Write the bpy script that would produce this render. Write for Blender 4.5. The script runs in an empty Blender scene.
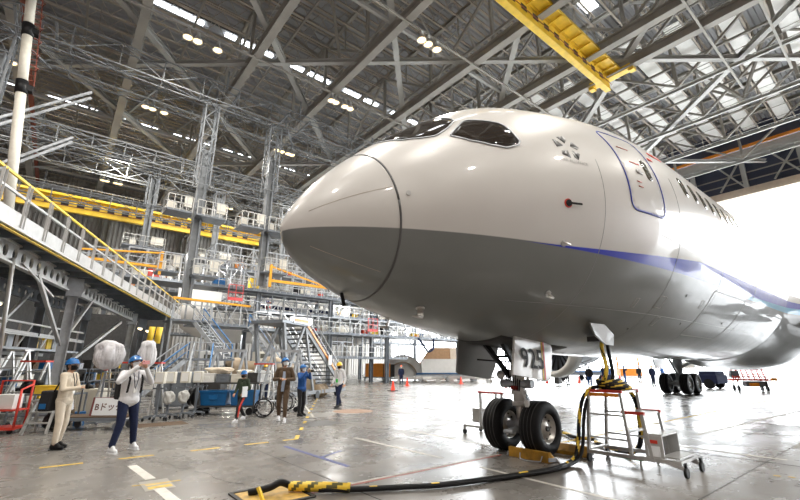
import bpy, bmesh, math, random
from mathutils import Vector, Matrix, Euler, Quaternion
random.seed(7)
PI = math.pi
V = Vector
sc = bpy.context.scene
COL = sc.collection

# ---------------------------------------------------------------- helpers
CH = {}
def KIDS(o): return CH.get(o.name, [])
class MB:
    """collects shapes, builds ONE mesh object"""
    def __init__(s): s.v = []; s.f = []; s.mi = []; s.sm = []
    def add(s, vs, fs, mi=0, smooth=False):
        b = len(s.v); s.v += [tuple(v) for v in vs]
        for f in fs:
            s.f.append([b+i for i in f]); s.mi.append(mi); s.sm.append(smooth)
    def box(s, c, d, rot=None, mi=0):
        hx, hy, hz = d[0]/2, d[1]/2, d[2]/2
        vs = [V((x*hx, y*hy, z*hz)) for x in (-1, 1) for y in (-1, 1) for z in (-1, 1)]
        if rot is not None:
            m = rot if isinstance(rot, Matrix) else Euler(rot).to_matrix()
            vs = [m @ v for v in vs]
        vs = [v+V(c) for v in vs]
        s.add(vs, [(0,1,3,2),(4,6,7,5),(0,4,5,1),(2,3,7,6),(0,2,6,4),(1,5,7,3)], mi)
        return s
    def span(s, a, b, mi=0):
        a, b = V(a), V(b)
        return s.box((a+b)/2, [abs(b[i]-a[i]) for i in range(3)], mi=mi)
    def bar(s, a, b, w, h=None, mi=0, upv=(0, 0, 1)):
        """rectangular bar from a to b, w sideways, h along up"""
        a, b = V(a), V(b); h = h or w; d = b-a; L = d.length
        if L < 1e-6: return s
        z = d/L; u = V(upv)
        if abs(z.dot(u)) > .98: u = V((1, 0, 0))
        x = z.cross(u).normalized(); y = x.cross(z)
        vs = [p+x*(i*w/2)+y*(j*h/2) for p in (a, b) for i, j in ((-1,-1),(1,-1),(1,1),(-1,1))]
        s.add(vs, [(3,2,1,0),(4,5,6,7),(0,1,5,4),(1,2,6,5),(2,3,7,6),(3,0,4,7)], mi); return s
    def hbeam(s, a, b, w, h, t=.05, mi=0):
        """H section: two flanges and a web"""
        a, b = V(a), V(b); z = (b-a).normalized(); u = V((0, 0, 1))
        if abs(z.z) > .9: u = V((1, 0, 0))
        x = z.cross(u).normalized(); y = x.cross(z)
        for q in (-1, 1): s.bar(a+y*(q*(h-t)/2), b+y*(q*(h-t)/2), w, t, mi, y)
        s.bar(a, b, t*.7, h-2*t, mi, y); return s
    def tube(s, pts, r, n=8, mi=0, cap=True, smooth=True, mf=None):
        pts = [V(p) for p in pts]; rs = r if isinstance(r, (list, tuple)) else [r]*len(pts)
        N = len(pts); rings = []; x = None
        for i, p in enumerate(pts):
            d = (pts[min(i+1, N-1)]-pts[max(i-1, 0)])
            if d.length < 1e-9: d = V((0, 0, 1))
            d.normalize()
            if x is None:
                u = V((0, 0, 1)) if abs(d.z) < .9 else V((1, 0, 0))
                x = d.cross(u).normalized()
            else:
                x = (x-d*x.dot(d)).normalized()
            y = d.cross(x)
            rings.append([p+(x*math.cos(2*PI*k/n)+y*math.sin(2*PI*k/n))*rs[i] for k in range(n)])
        b = len(s.v); s.v += [tuple(v) for rg in rings for v in rg]
        for i in range(N-1):
            for k in range(n):
                k2 = (k+1) % n
                s.f.append([b+i*n+k, b+i*n+k2, b+(i+1)*n+k2, b+(i+1)*n+k]); s.sm.append(smooth)
                s.mi.append(mf(i, k) if mf else mi)
        if cap:
            s.f.append([b+k for k in range(n)][::-1]); s.mi.append(mi); s.sm.append(False)
            s.f.append([b+(N-1)*n+k for k in range(n)]); s.mi.append(mi); s.sm.append(False)
        return s
    def cyl(s, a, b, r, n=16, mi=0, r2=None): return s.tube([a, b], [r, r if r2 is None else r2], n, mi)
    def lathe(s, prof, c, axis='Z', n=32, mi=0, closed=False, smooth=True):
        """prof = [(r, h)...] turned about axis through c"""
        ax = {'Z': (V((1,0,0)), V((0,1,0)), V((0,0,1))), 'X': (V((0,1,0)), V((0,0,1)), V((1,0,0))), 'Y': (V((0,0,1)), V((1,0,0)), V((0,1,0)))}[axis]
        c = V(c); vs = []
        for r, h in prof:
            for k in range(n):
                a = 2*PI*k/n; vs.append(c+ax[0]*(r*math.cos(a))+ax[1]*(r*math.sin(a))+ax[2]*h)
        M = len(prof); fs = []
        for i in range(M-1+(1 if closed else 0)):
            i2 = (i+1) % M
            for k in range(n):
                k2 = (k+1) % n; fs.append((i*n+k, i*n+k2, i2*n+k2, i2*n+k))
        s.add(vs, fs, mi, smooth); return s
    def ball(s, c, r, n=12, mi=0):
        r = V(r) if hasattr(r, '__len__') else V((r, r, r)); c = V(c); vs = []; m = max(4, n//2)
        for i in range(1, m):
            t = PI*i/m
            for k in range(n):
                a = 2*PI*k/n; vs.append(c+V((r.x*math.sin(t)*math.cos(a), r.y*math.sin(t)*math.sin(a), r.z*math.cos(t))))
        top = len(vs); vs += [c+V((0, 0, r.z)), c-V((0, 0, r.z))]; fs = []
        for i in range(m-2):
            for k in range(n):
                k2 = (k+1) % n; fs.append((i*n+k, (i+1)*n+k, (i+1)*n+k2, i*n+k2))
        for k in range(n):
            k2 = (k+1) % n; fs.append((top, k, k2)); fs.append((top+1, (m-2)*n+k2, (m-2)*n+k))
        s.add(vs, fs, mi, True); return s
    def prism(s, poly, off, mi=0):
        """polygon (3D points) extruded by vector off"""
        n = len(poly); a = [V(p) for p in poly]; o = V(off); b = [p+o for p in a]
        s.add(a+b, [list(range(n))[::-1], list(range(n, 2*n))]+[(i, (i+1) % n, n+(i+1) % n, n+i) for i in range(n)], mi); return s
    def build(s, name, mats, parent=None, world=False, bevel=0):
        me = bpy.data.meshes.new(name)
        vs = s.v
        if world and parent is not None:
            l = parent.location; vs = [(x-l.x, y-l.y, z-l.z) for x, y, z in vs]
        me.from_pydata(vs, [], s.f)
        mats = mats if isinstance(mats, (list, tuple)) else [mats]
        for m in mats: me.materials.append(m)
        me.polygons.foreach_set('material_index', s.mi)
        me.polygons.foreach_set('use_smooth', s.sm)
        me.update()
        bm = bmesh.new(); bm.from_mesh(me); bmesh.ops.recalc_face_normals(bm, faces=bm.faces[:]); bm.to_mesh(me); bm.free()
        o = bpy.data.objects.new(name, me); COL.objects.link(o)
        if parent is not None: o.parent = parent; CH.setdefault(parent.name, []).append(o)
        if bevel:
            md = o.modifiers.new('bevel', 'BEVEL'); md.width = bevel; md.segments = 2; md.limit_method = 'ANGLE'; md.angle_limit = .6
        return o

def tag(o, label=None, cat=None, group=None, kind=None):
    if label: o['label'] = label
    if cat: o['category'] = cat
    if group: o['group'] = group
    if kind: o['kind'] = kind
    return o
def thing(name, label, cat, loc=(0, 0, 0), rz=0, group=None):
    o = bpy.data.objects.new(name, None); COL.objects.link(o)
    o.location = loc; o.rotation_euler = (0, 0, rz); o.empty_display_size = .2
    return tag(o, label, cat, group)
def copy_tree(o, parent=None):
    c = o.copy(); COL.objects.link(c); c.parent = parent
    if parent is not None: CH.setdefault(parent.name, []).append(c)
    for ch in KIDS(o): copy_tree(ch, c)
    return c
def dup(root, loc, rz=0, label=None, group=None):
    c = copy_tree(root); c.location = loc; c.rotation_euler = (0, 0, rz)
    if label: c['label'] = label
    if group: c['group'] = group
    return c
def struct(name, mb, mat, world=True): return tag(mb.build(name, mat), kind='structure')

# ---------------------------------------------------------------- materials
def mat(name, col, rough=.5, metal=0, var=0, scale=3, bump=0, coat=0, spec=.5, emit=None, est=0):
    m = bpy.data.materials.new(name); m.use_nodes = True; nt = m.node_tree; b = nt.nodes['Principled BSDF']
    b.inputs['Base Color'].default_value = (*col, 1); b.inputs['Roughness'].default_value = rough
    b.inputs['Metallic'].default_value = metal; b.inputs['Coat Weight'].default_value = coat
    b.inputs['Specular IOR Level'].default_value = spec
    if emit: b.inputs['Emission Color'].default_value = (*emit, 1); b.inputs['Emission Strength'].default_value = est
    if var:
        tc = nt.nodes.new('ShaderNodeTexCoord'); n = nt.nodes.new('ShaderNodeTexNoise'); n.inputs['Scale'].default_value = scale; n.inputs['Detail'].default_value = 4
        r = nt.nodes.new('ShaderNodeValToRGB'); r.color_ramp.elements[0].position = .3; r.color_ramp.elements[1].position = .7
        r.color_ramp.elements[0].color = (*[max(0, c*(1-var)) for c in col], 1); r.color_ramp.elements[1].color = (*[min(1, c*(1+var)) for c in col], 1)
        nt.links.new(tc.outputs['Object'], n.inputs['Vector']); nt.links.new(n.outputs['Fac'], r.inputs['Fac']); nt.links.new(r.outputs['Color'], b.inputs['Base Color'])
        if bump:
            bp = nt.nodes.new('ShaderNodeBump'); bp.inputs['Strength'].default_value = bump; bp.inputs['Distance'].default_value = .02
            nt.links.new(n.outputs['Fac'], bp.inputs['Height']); nt.links.new(bp.outputs['Normal'], b.inputs['Normal'])
    return m
M = {}
M['steel'] = mat('roof steel grey paint', (.30, .285, .255), .5, var=.15, scale=.6)
M['steel_light'] = mat('light grey strut paint', (.40, .40, .385), .45, var=.12, scale=.8)
M['steel_dark'] = mat('dark steel', (.09, .09, .09), .5, var=.2, scale=1)
M['joist'] = mat('joist paint', (.40, .35, .29), .5, var=.15, scale=.5)
M['galv'] = mat('galvanised steel', (.39, .41, .435), .42, .2, var=.18, scale=4)
M['galv_d'] = mat('grey blue steel', (.17, .19, .215), .4, .2, var=.15, scale=3)
M['alu'] = mat('aluminium', (.52, .52, .51), .32, .5, var=.08, scale=6)
M['white'] = mat('white paint', (.78, .78, .76), .4, var=.04, scale=3)
M['cream'] = mat('cream plastic', (.66, .63, .55), .5, var=.06, scale=6)
M['yellow'] = mat('crane yellow', (.88, .60, .05), .4, var=.12, scale=2)
M['orange'] = mat('orange paint', (.80, .26, .015), .4, var=.08, scale=3)
M['red'] = mat('red paint', (.62, .05, .03), .4, var=.1, scale=5)
M['redox'] = mat('red oxide rail', (.25, .07, .045), .6, var=.15, scale=2)
M['blue'] = mat('blue plastic', (.006, .11, .30), .35, var=.08, scale=5)
M['blue_p'] = mat('blue rail paint', (.04, .18, .42), .4)
M['black'] = mat('black', (.008, .008, .009), .5, spec=.25, var=.2, scale=8)
M['rubber'] = mat('tyre rubber', (.008, .008, .009), .6, spec=.2, var=.25, scale=14)
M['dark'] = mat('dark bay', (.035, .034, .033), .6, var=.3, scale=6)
M['glass'] = mat('cockpit glass', (.022, .016, .012), .04, coat=1, spec=.8)
M['cabin_glass'] = mat('cabin window', (.10, .095, .07), .08, coat=.6)
M['hub'] = mat('wheel hub', (.55, .53, .50), .35, .6, var=.1, scale=10)
M['chrome'] = mat('chrome piston', (.75, .75, .75), .12, 1)
M['cone'] = mat('cone red', (.85, .045, .01), .5)
M['navy'] = mat('navy cloth', (.006, .013, .05), .9, var=.15, scale=20)
M['darkcloth'] = mat('black cloth', (.014, .014, .017), .85, var=.2, scale=20)
M['whitecloth'] = mat('white cloth', (.68, .68, .70), .8, var=.06, scale=12)
M['beige'] = mat('beige cloth', (.62, .54, .43), .85, var=.08, scale=15)
M['cream_cloth'] = mat('cream trousers', (.66, .58, .47), .8, var=.06, scale=15)
M['brown'] = mat('brown tweed', (.095, .06, .034), .85, var=.15, scale=25)
M['green'] = mat('dark green cloth', (.035, .05, .03), .85, var=.2, scale=15)
M['bluecloth'] = mat('blue shirt', (.008, .07, .26), .8, var=.1, scale=15)
M['orangecloth'] = mat('orange cloth', (.7, .22, .03), .8)
M['skin'] = mat('skin', (.52, .30, .20), .55, var=.05, scale=30)
M['hair'] = mat('hair', (.012, .01, .009), .5)
M['helmet_blue'] = mat('blue helmet', (.008, .13, .40), .25, coat=.5)
M['helmet_yellow'] = mat('yellow helmet', (.85, .52, .03), .25, coat=.5)
M['helmet_red'] = mat('orange red helmet', (.85, .16, .06), .3)
M['mask_w'] = mat('white mask', (.78, .80, .82), .8)
M['wood'] = mat('plywood crate', (.36, .21, .11), .7, var=.15, scale=3)
M['card'] = mat('beige crate', (.60, .50, .40), .7, var=.08, scale=2)
M['paint_y'] = mat('yellow floor paint', (.62, .42, .06), .5, var=.3, scale=9)
M['paint_w'] = mat('white floor paint', (.60, .58, .53), .45, var=.2, scale=7)
M['paint_b'] = mat('blue floor paint', (.04, .06, .24), .4, var=.3, scale=9)
M['paint_r'] = mat('red floor paint', (.40, .10, .07), .45, var=.2, scale=9)
M['lamp'] = mat('high bay lamp lens', (1, .9, .7), .3, emit=(1, .70, .34), est=2.6)
M['tube_lamp'] = mat('fluorescent tube', (1, 1, 1), .3, emit=(1, .80, .45), est=6)
M['bridge'] = mat('grey bridge steel', (.21, .225, .24), .5, var=.15, scale=3)
M['skylight'] = mat('skylight panel', (.9, .9, .9), .4, emit=(.92, .97, 1), est=6)
M['gatered'] = mat('pinkish red gate', (.75, .12, .12), .4)
M['concrete_out'] = mat('apron concrete', (.62, .62, .60), .75, var=.06, scale=.2)
M['cowl'] = mat('composite cowl', (.48, .48, .46), .45, var=.08, scale=2)
M['cowl_in'] = mat('cowl inner skin', (.30, .23, .15), .5, var=.25, scale=2)
M['bag'] = None
def plastic_bag():
    m = mat('translucent plastic bag', (.74, .73, .76), .4, var=.08, scale=5, bump=.5)
    b = m.node_tree.nodes['Principled BSDF']; b.inputs['Transmission Weight'].default_value = .25; return m
M['bag'] = plastic_bag()

def crumple(mb, c, r, seed=0, amp=.12, fold=9, top=.75, mi=0, n=5):
    """soft lumpy bag body"""
    from mathutils import noise
    bm = bmesh.new(); bmesh.ops.create_icosphere(bm, subdivisions=n, radius=1)
    for v in bm.verts:
        p = v.co.copy(); a = math.atan2(p.y, p.x); k = noise.noise(p*1.7+V((seed, 0, 0))); k2 = abs(noise.noise(V((a*fold/2, p.z*1.2, seed*3.1)))); k3 = noise.noise(p*5+V((0, seed, 0)))
        q = V((math.copysign(abs(p.x)**.8, p.x), math.copysign(abs(p.y)**.8, p.y), math.copysign(abs(p.z)**.75, p.z)))
        f = 1+amp*k-amp*.9*k2+amp*.3*k3; w = 1-(1-top)*max(0, -p.z)
        v.co = V((q.x*r[0]*f*w, q.y*r[1]*f*w, q.z*r[2]*(1+amp*.5*k)))+V(c)
    vs = [v.co.copy() for v in bm.verts]; bm.verts.index_update(); fs = [[v.index for v in f.verts] for f in bm.faces]; bm.free(); mb.add(vs, fs, mi, True); return mb

def text_mesh(body, size, bold=0):
    """flat text as (verts, faces) in its own x, y, anchored bottom left"""
    cu = bpy.data.curves.new('t', 'FONT'); cu.body = body; cu.size = size; cu.offset = bold; cu.resolution_u = 3
    o = bpy.data.objects.new('t', cu); COL.objects.link(o)
    dg = bpy.context.evaluated_depsgraph_get(); me = bpy.data.meshes.new_from_object(o.evaluated_get(dg))
    vs = [v.co.copy() for v in me.vertices]; fs = [list(p.vertices) for p in me.polygons]
    bpy.data.objects.remove(o); bpy.data.curves.remove(cu); bpy.data.meshes.remove(me)
    return vs, fs
# ---------------------------------------------------------------- the airliner
# hangar frame: X runs from the back of the hangar out through the door, Y along the door wall, Z up
PX0, PZT, PTOP, PBOT = 2.171, 3.499, 7.415, 1.844
FY = 5.35
def prof(s, L, p, q):
    u = min(max(s/L, 0), 1); return (1-(1-u)**p)**q
def sec(s):
    """top, bottom, half width, level of the widest point"""
    T = PZT+(PTOP-PZT)*prof(s, 7.269, 1.81, .725)+.157*math.exp(-((s-3.3)/1.1)**2)*min(max(s, 0), 1)
    B = PZT-(PZT-PBOT)*prof(s, 8.708, 2.243, .514)
    W = 2.885*prof(s, 8.221, 2.037, .68)
    u = min(s/7.384, 1); Z = PZT+((PTOP+PBOT)/2-PZT)*(1-(1-u)**2)
    Z = min(max(Z, B+.3*(T-B)), B+.7*(T-B))
    if s > 38:   # tail cone
        k = (s-38)/18.7; f = max(1-k**1.6, .06)
        T -= .9*k*k; zc = Z+1.6*k; hh = (T-Z)*1.0
        W *= f; B = T-(T-B)*f; Z = (T+B)/2
    return T, B, W, Z
def fus(s, a, off=0.0):
    """point on the hull: a = angle, 0 = port side (towards -Y), 90 = crown"""
    T, B, W, Z = sec(s); ca, sa = math.cos(a), math.sin(a)
    y = FY-W*ca; z = Z+((T-Z) if sa > 0 else (Z-B))*sa
    if off:
        e = .02; T2, B2, W2, Z2 = sec(max(s-e, .001)); 
        p = V((PX0+s, y, z)); q = V((PX0+max(s-e, .001), FY-W2*ca, Z2+((T2-Z2) if sa > 0 else (Z2-B2))*sa))
        da = .01; ca2, sa2 = math.cos(a+da), math.sin(a+da)
        r = V((PX0+s, FY-W*ca2, Z+((T-Z) if sa2 > 0 else (Z-B))*sa2))
        n = (p-q).cross(r-p).normalized()
        if n.dot(p-V((PX0+s+.3, FY, Z))) < 0: n = -n
        return p+n*off
    return V((PX0+s, y, z))
def ang_z(s, z):
    """port side angle whose height is z"""
    T, B, W, Z = sec(s); k = (z-Z)/((T-Z) if z > Z else (Z-B)); return math.asin(max(-1, min(1, k)))
def patch(mb, poly, off, mi=0, n=1, sub=6, skin=.012):
    """polygon given as (s, angle) laid on the hull as a thin shell"""
    bm = bmesh.new(); vs = [bm.verts.new((p[0], p[1]*2.5, 0)) for p in poly]; f = bm.faces.new(vs)
    bmesh.ops.triangulate(bm, faces=[f])
    for _ in range(sub):
        long = [e for e in bm.edges if e.calc_length() > .16]
        if not long: break
        bmesh.ops.subdivide_edges(bm, edges=long, cuts=1); bmesh.ops.triangulate(bm, faces=[q for q in bm.faces if len(q.verts) > 3])
    bm.verts.ensure_lookup_table()
    idx = {v: i for i, v in enumerate(bm.verts)}
    outer = [fus(v.co.x, v.co.y/2.5, off) for v in bm.verts]; inner = [fus(v.co.x, v.co.y/2.5, off-skin) for v in bm.verts]
    fs = [[idx[v] for v in q.verts] for q in bm.faces]; n0 = len(outer)
    side = [(idx[e.verts[0]], idx[e.verts[1]], n0+idx[e.verts[1]], n0+idx[e.verts[0]]) for e in bm.edges if e.is_boundary]
    mb.add(outer+inner, fs+[[n0+i for i in q][::-1] for q in fs]+side, mi, True); bm.free(); return mb
def ribbon(mb, pts, w, off=.004, mi=0, closed=False):
    """thin painted line along (s, angle) points"""
    P = []
    q = list(pts)+([pts[0]] if closed else [])
    for (s0, a0), (s1, a1) in zip(q, q[1:]):
        n = max(1, int(math.hypot(s1-s0, (a1-a0)*2.5)/.12))
        P += [(s0+(s1-s0)*i/n, a0+(a1-a0)*i/n) for i in range(n)]
    P.append(q[-1]); vs = []; N = len(P)
    for i, p in enumerate(P):
        c = fus(*p, off); t = (fus(*P[min(i+1, N-1)])-fus(*P[max(i-1, 0)])).normalized()
        nn = (c-fus(*p)).normalized(); sd = t.cross(nn).normalized()*(w/2)
        vs += [c-sd, c+sd, c+sd-nn*.006, c-sd-nn*.006]
    fs = []
    for i in range(N-1):
        b = i*4
        for k in range(4): fs.append((b+k, b+(k+1) % 4, b+4+(k+1) % 4, b+4+k))
    fs += [(0, 1, 2, 3), tuple(4*(N-1)+k for k in (3, 2, 1, 0))]
    mb.add(vs, fs, mi, True); return mb

def livery(name, o=(0, 0, 0), stripe=True):
    """white over grey with the blue stripe, from the hull's own coordinates"""
    m = bpy.data.materials.new(name); m.use_nodes = True; nt = m.node_tree; N = nt.nodes; L = nt.links; b = N['Principled BSDF']
    tc = N.new('ShaderNodeTexCoord'); sp = N.new('ShaderNodeSeparateXYZ'); L.new(tc.outputs['Object'], sp.inputs[0])
    def mt(op, a, c, clamp=False):
        n = N.new('ShaderNodeMath'); n.operation = op; n.use_clamp = clamp
        for i, x in enumerate((a, c)):
            if isinstance(x, (int, float)): n.inputs[i].default_value = x
            else: L.new(x, n.inputs[i])
        return n.outputs[0]
    X, Z = sp.outputs['X'], sp.outputs['Z']
    def mix(f, a, c):
        n = N.new('ShaderNodeMix'); n.data_type = 'RGBA'; L.new(f, n.inputs[0])
        for i, x in ((6, a), (7, c)):
            if isinstance(x, tuple): n.inputs[i].default_value = (*x, 1)
            else: L.new(x, n.inputs[i])
        return n.outputs[2]
    def sstep(x, a, e): return mt('MULTIPLY', mt('SUBTRACT', x, a), 1/e, True)
    nz = N.new('ShaderNodeTexNoise'); nz.inputs['Scale'].default_value = .8; nz.inputs['Detail'].default_value = 5; L.new(tc.outputs['Object'], nz.inputs['Vector'])
    dirt = mt('MULTIPLY', nz.outputs['Fac'], 1)
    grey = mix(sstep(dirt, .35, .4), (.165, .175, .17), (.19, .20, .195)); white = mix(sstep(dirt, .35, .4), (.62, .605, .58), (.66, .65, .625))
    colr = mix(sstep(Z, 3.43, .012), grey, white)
    if stripe:
        xr = mt('SUBTRACT', X, 4.9-7.4)       # distance along the hull behind the stripe's tip
        top = mt('ADD', 3.42, mt('MULTIPLY', mt('POWER', mt('MULTIPLY', xr, 1/5.3, True), 1.5), .31))
        bot = mt('SUBTRACT', 3.42, mt('MULTIPLY', mt('MULTIPLY', xr, 1/3., True), .03))
        inb = mt('MULTIPLY', mt('MULTIPLY', sstep(mt('SUBTRACT', top, Z), 0, .01), sstep(mt('SUBTRACT', Z, bot), 0, .01)), mt('GREATER_THAN', xr, 0))
        colr = mix(inb, colr, (.0, .02, .50))
        cy_t = mt('ADD', 3.41, mt('MULTIPLY', mt('MULTIPLY', mt('SUBTRACT', X, 5.), 1/8., True), .14))
        inc = mt('MULTIPLY', mt('MULTIPLY', mt('LESS_THAN', Z, cy_t), mt('GREATER_THAN', Z, 3.36)), mt('GREATER_THAN', X, 5.))
        colr = mix(inc, colr, (.04, .38, .68))
    L.new(colr, b.inputs['Base Color']); b.inputs['Coat Weight'].default_value = .6; b.inputs['Specular IOR Level'].default_value = .35; b.inputs['Coat Roughness'].default_value = .035
    n2 = N.new('ShaderNodeTexNoise'); n2.inputs['Scale'].default_value = 2.2; n2.inputs['Detail'].default_value = 3; L.new(tc.outputs['Object'], n2.inputs['Vector'])
    L.new(mt('ADD', .26, mt('MULTIPLY', n2.outputs['Fac'], .2)), b.inputs['Roughness'])
    bp = N.new('ShaderNodeBump'); bp.inputs['Strength'].default_value = .04; bp.inputs['Distance'].default_value = .05; L.new(nz.outputs['Fac'], bp.inputs['Height']); L.new(bp.outputs['Normal'], b.inputs['Normal'])
    return m
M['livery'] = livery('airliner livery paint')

ORG = V((7.4, 5.35, 0))
air = thing('airliner', 'large white and grey passenger airliner with blue stripe parked nose first in the hangar', 'airplane', ORG)
def P(name, mb, m, par=None, label=None, bevel=0, kind=None):
    """a part of the airliner, shapes given in hangar coordinates"""
    vs = [(x-ORG.x, y-ORG.y, z-ORG.z) for x, y, z in mb.v]; mb.v = vs
    o = mb.build(name, m, par or air, bevel=bevel)
    if label: o['label'] = label
    if kind: o['kind'] = kind
    return o
def hull(s0, s1, close0=False):
    """loft from seam to seam; the radome seam leans"""
    mb = MB(); n = 96; rows = []
    ss = []; s = s0
    while s < s1-1e-6:
        ss.append(s); s += max(.012, min(.5, .05+.09*s)) if s < 9 else 1.0
    ss.append(s1)
    kt = -.185
    for i, s in enumerate(ss):
        ring = []
        for k in range(n):
            a = 2*PI*k/n
            w0 = max(0, 1-abs(s-1.173)/1.173) if s < 2.346 else 0
            ring.append(fus(max(s+kt*math.sin(a)*w0, .0), a))
        rows.append(ring)
    vs = [p for r in rows for p in r]; fs = []
    for i in range(len(rows)-1):
        for k in range(n): fs.append((i*n+k, i*n+(k+1) % n, (i+1)*n+(k+1) % n, (i+1)*n+k))
    mb.add(vs, fs, 0, True)
    mb.f.append([len(vs)-n+k for k in range(n)]); mb.mi.append(0); mb.sm.append(False)
    if close0:
        mb.v.append(tuple(fus(0, 0))); c = len(mb.v)-1
    return mb
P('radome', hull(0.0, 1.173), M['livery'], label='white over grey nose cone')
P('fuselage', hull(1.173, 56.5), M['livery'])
# seam round the radome
mb = MB(); pts = []
for k in range(73):
    a = 2*PI*k/72; pts.append((1.173-.185*math.sin(a), a))
ribbon(mb, pts, .03, .005); P('radome_seam', mb, M['steel_dark'])
# lightning strips, thin dark lines on the radome
for a0, s_a, s_b in ((15, .22, 1.1), (-48, .30, 1.2)):
    mb = MB(); ribbon(mb, [(s_a, math.radians(a0)), ((s_a+s_b)/2, math.radians(a0-2)), (s_b, math.radians(a0-4))], .008, .003); P('lightning_strip', mb, M['joist'])
M['emb3'] = mat('joint sealant', (.26, .27, .26), .4)
mb = MB()
for s in (4.55, 6.95, 9.6, 12.6): ribbon(mb, [(s, math.radians(a)) for a in range(-88, 20, 6)], .008, .002)
ribbon(mb, [(s, ang_z(s, 2.62)) for s in (3.2, 4, 5, 6, 7, 8, 10, 12, 14)], .01, .0025)
P('skin_joint', mb, M['emb3'])
# ---- cockpit glass
R = math.radians
front = [(3.58,90),(3.55,78),(3.56,68),(3.67,54),(3.88,46.3),(4.07,42.4),(4.14,42.9),(4.36,46.2),(4.57,51),(4.62,54.5),(4.60,62),(4.57,74),(4.55,90)]
side = [(4.27,37.4),(4.30,39.4),(4.45,43.2),(4.66,47.6),(4.75,47.4),(4.93,43),(5.14,37.4),(5.19,34.5),(5.23,28),(5.26,22.9),(5.20,20.9),(5.02,20.2),(4.96,20.3),(4.74,23.6),(4.48,29.5)]
def pane(poly, lab, flip=False):
    q = [(s-PX0, R(180-a) if flip else R(a)) for s, a in poly]
    mb = MB(); patch(mb, q, .008); o = P('cockpit_window', mb, M['glass'], label=lab)
    mb = MB(); ribbon(mb, q, .03, .013, closed=True); P('window_frame', mb, M['galv'], o)
f_in = [(s, min(a, 89.2)) for s, a in front]
for fl in (False, True):
    pane(f_in, 'dark front windscreen pane', fl); pane(side, 'dark side cockpit window', fl)
# ---- cabin windows, both sides
for fl in (False, True):
    for k in range(46):
        x = 9.8+.585*k
        s = x-PX0; a0 = ang_z(s, 5.05); a1 = ang_z(s, 5.52); am = (a0+a1)/2; da = (a1-a0)/2; w = .135
        q = []
        for j in range(12):
            t = 2*PI*j/12; c, sn = math.cos(t), math.sin(t)
            q.append((s+w*math.copysign(abs(c)**.6, c), am+da*math.copysign(abs(sn)**.6, sn)))
        if fl: q = [(u, PI-v) for u, v in q]
        mb = MB(); patch(mb, q, .006, sub=1); P('cabin_window', mb, M['cabin_glass'])
# ---- passenger door with blue outline
def zl(x, z): return (x-PX0, ang_z(x-PX0, z))
def outline(x0, x1, z0, z1, r=.16):
    q = []
    for cx, cz, t0 in ((x1-r, z1-r, 0), (x0+r, z1-r, 90), (x0+r, z0+r, 180), (x1-r, z0+r, 270)):
        for j in range(5):
            t = R(t0+22.5*j); q.append(zl(cx+r*math.cos(t), cz+r*math.sin(t)))
    return q
for fl in (False, True):
    q = outline(7.42, 8.50, 4.27, 6.05)
    if fl: q = [(u, PI-v) for u, v in q]
    mb = MB(); patch(mb, q, .003, sub=5); d = P('passenger_door', mb, M['livery'], label='white passenger door with blue outline')
    M['outline_blue'] = M.get('outline_blue') or mat('door outline blue', (.01, .03, .28), .3)
    mb = MB(); ribbon(mb, q, .04, .008, closed=True); P('door_outline', mb, M['outline_blue'], d)
    w = outline(8.12, 8.30, 4.98, 5.46, .09)
    if fl: w = [(u, PI-v) for u, v in w]
    mb = MB(); patch(mb, w, .010, sub=2); P('door_window', mb, M['cabin_glass'], d)
    h = outline(7.80, 8.0, 5.05, 5.14, .03); h2 = outline(7.72, 8.02, 5.28, 5.30, .008)
    if fl: h = [(u, PI-v) for u, v in h]; h2 = [(u, PI-v) for u, v in h2]
    mb = MB(); patch(mb, h, .02, sub=1); P('door_handle', mb, M['alu'], d)
    mb = MB(); patch(mb, h2, .01, sub=1); P('door_placard', mb, M['red'], d)
for x0, z0, x1, z1, mm in ((8.62, 5.60, 8.78, 5.66, 'red'), (8.95, 5.86, 9.5, 5.93, 'red'), (7.62, 5.62, 7.95, 5.64, 'paint_r'), (7.72, 4.75, 7.86, 4.77, 'paint_r'), (7.72, 4.85, 7.86, 4.87, 'paint_r')):
    mb = MB(); patch(mb, [zl(x0, z0), zl(x1, z0), zl(x1, z1), zl(x0, z1)], .011, sub=1); P('marking', mb, M[mm])
# ---- alliance emblem: five folded triangles round a star, and its wording
M['emb'] = mat('emblem grey', (.10, .10, .10), .4); M['emb2'] = mat('emblem light grey', (.30, .30, .29), .5)
cx, cz = 6.17, 5.19
for k in range(5):
    t = R(90+72*k+8)
    def pt(r, dt): return zl(cx+1.0*r*math.cos(t+dt), cz+r*math.sin(t+dt))
    mb = MB(); patch(mb, [pt(.085, 0), pt(.235, .36), pt(.27, -.28)], .004, sub=1, mi=0)
    patch(mb, [pt(.085, 0), pt(.27, -.28), pt(.20, -.50)], .0045, sub=1, mi=1)
    P('emblem', mb, [M['emb'], M['emb2']], label='dark grey folded triangle of the emblem')
def hull_text(body, x, z, size, m, name='lettering', lab=None, dz=0, offs=.004, bold=0):
    vs, fs = text_mesh(body, size, bold); mb = MB()
    q = []
    for v in vs:
        s = x-PX0+v.x; q.append(fus(s, ang_z(s, z+v.y+dz*v.x), offs))
    mb.add(q, fs, 0); return P(name, mb, m, label=lab)
hull_text('STAR ALLIANCE', 5.86, 4.86, .085, M['emb2'], lab='small grey alliance lettering')
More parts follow.
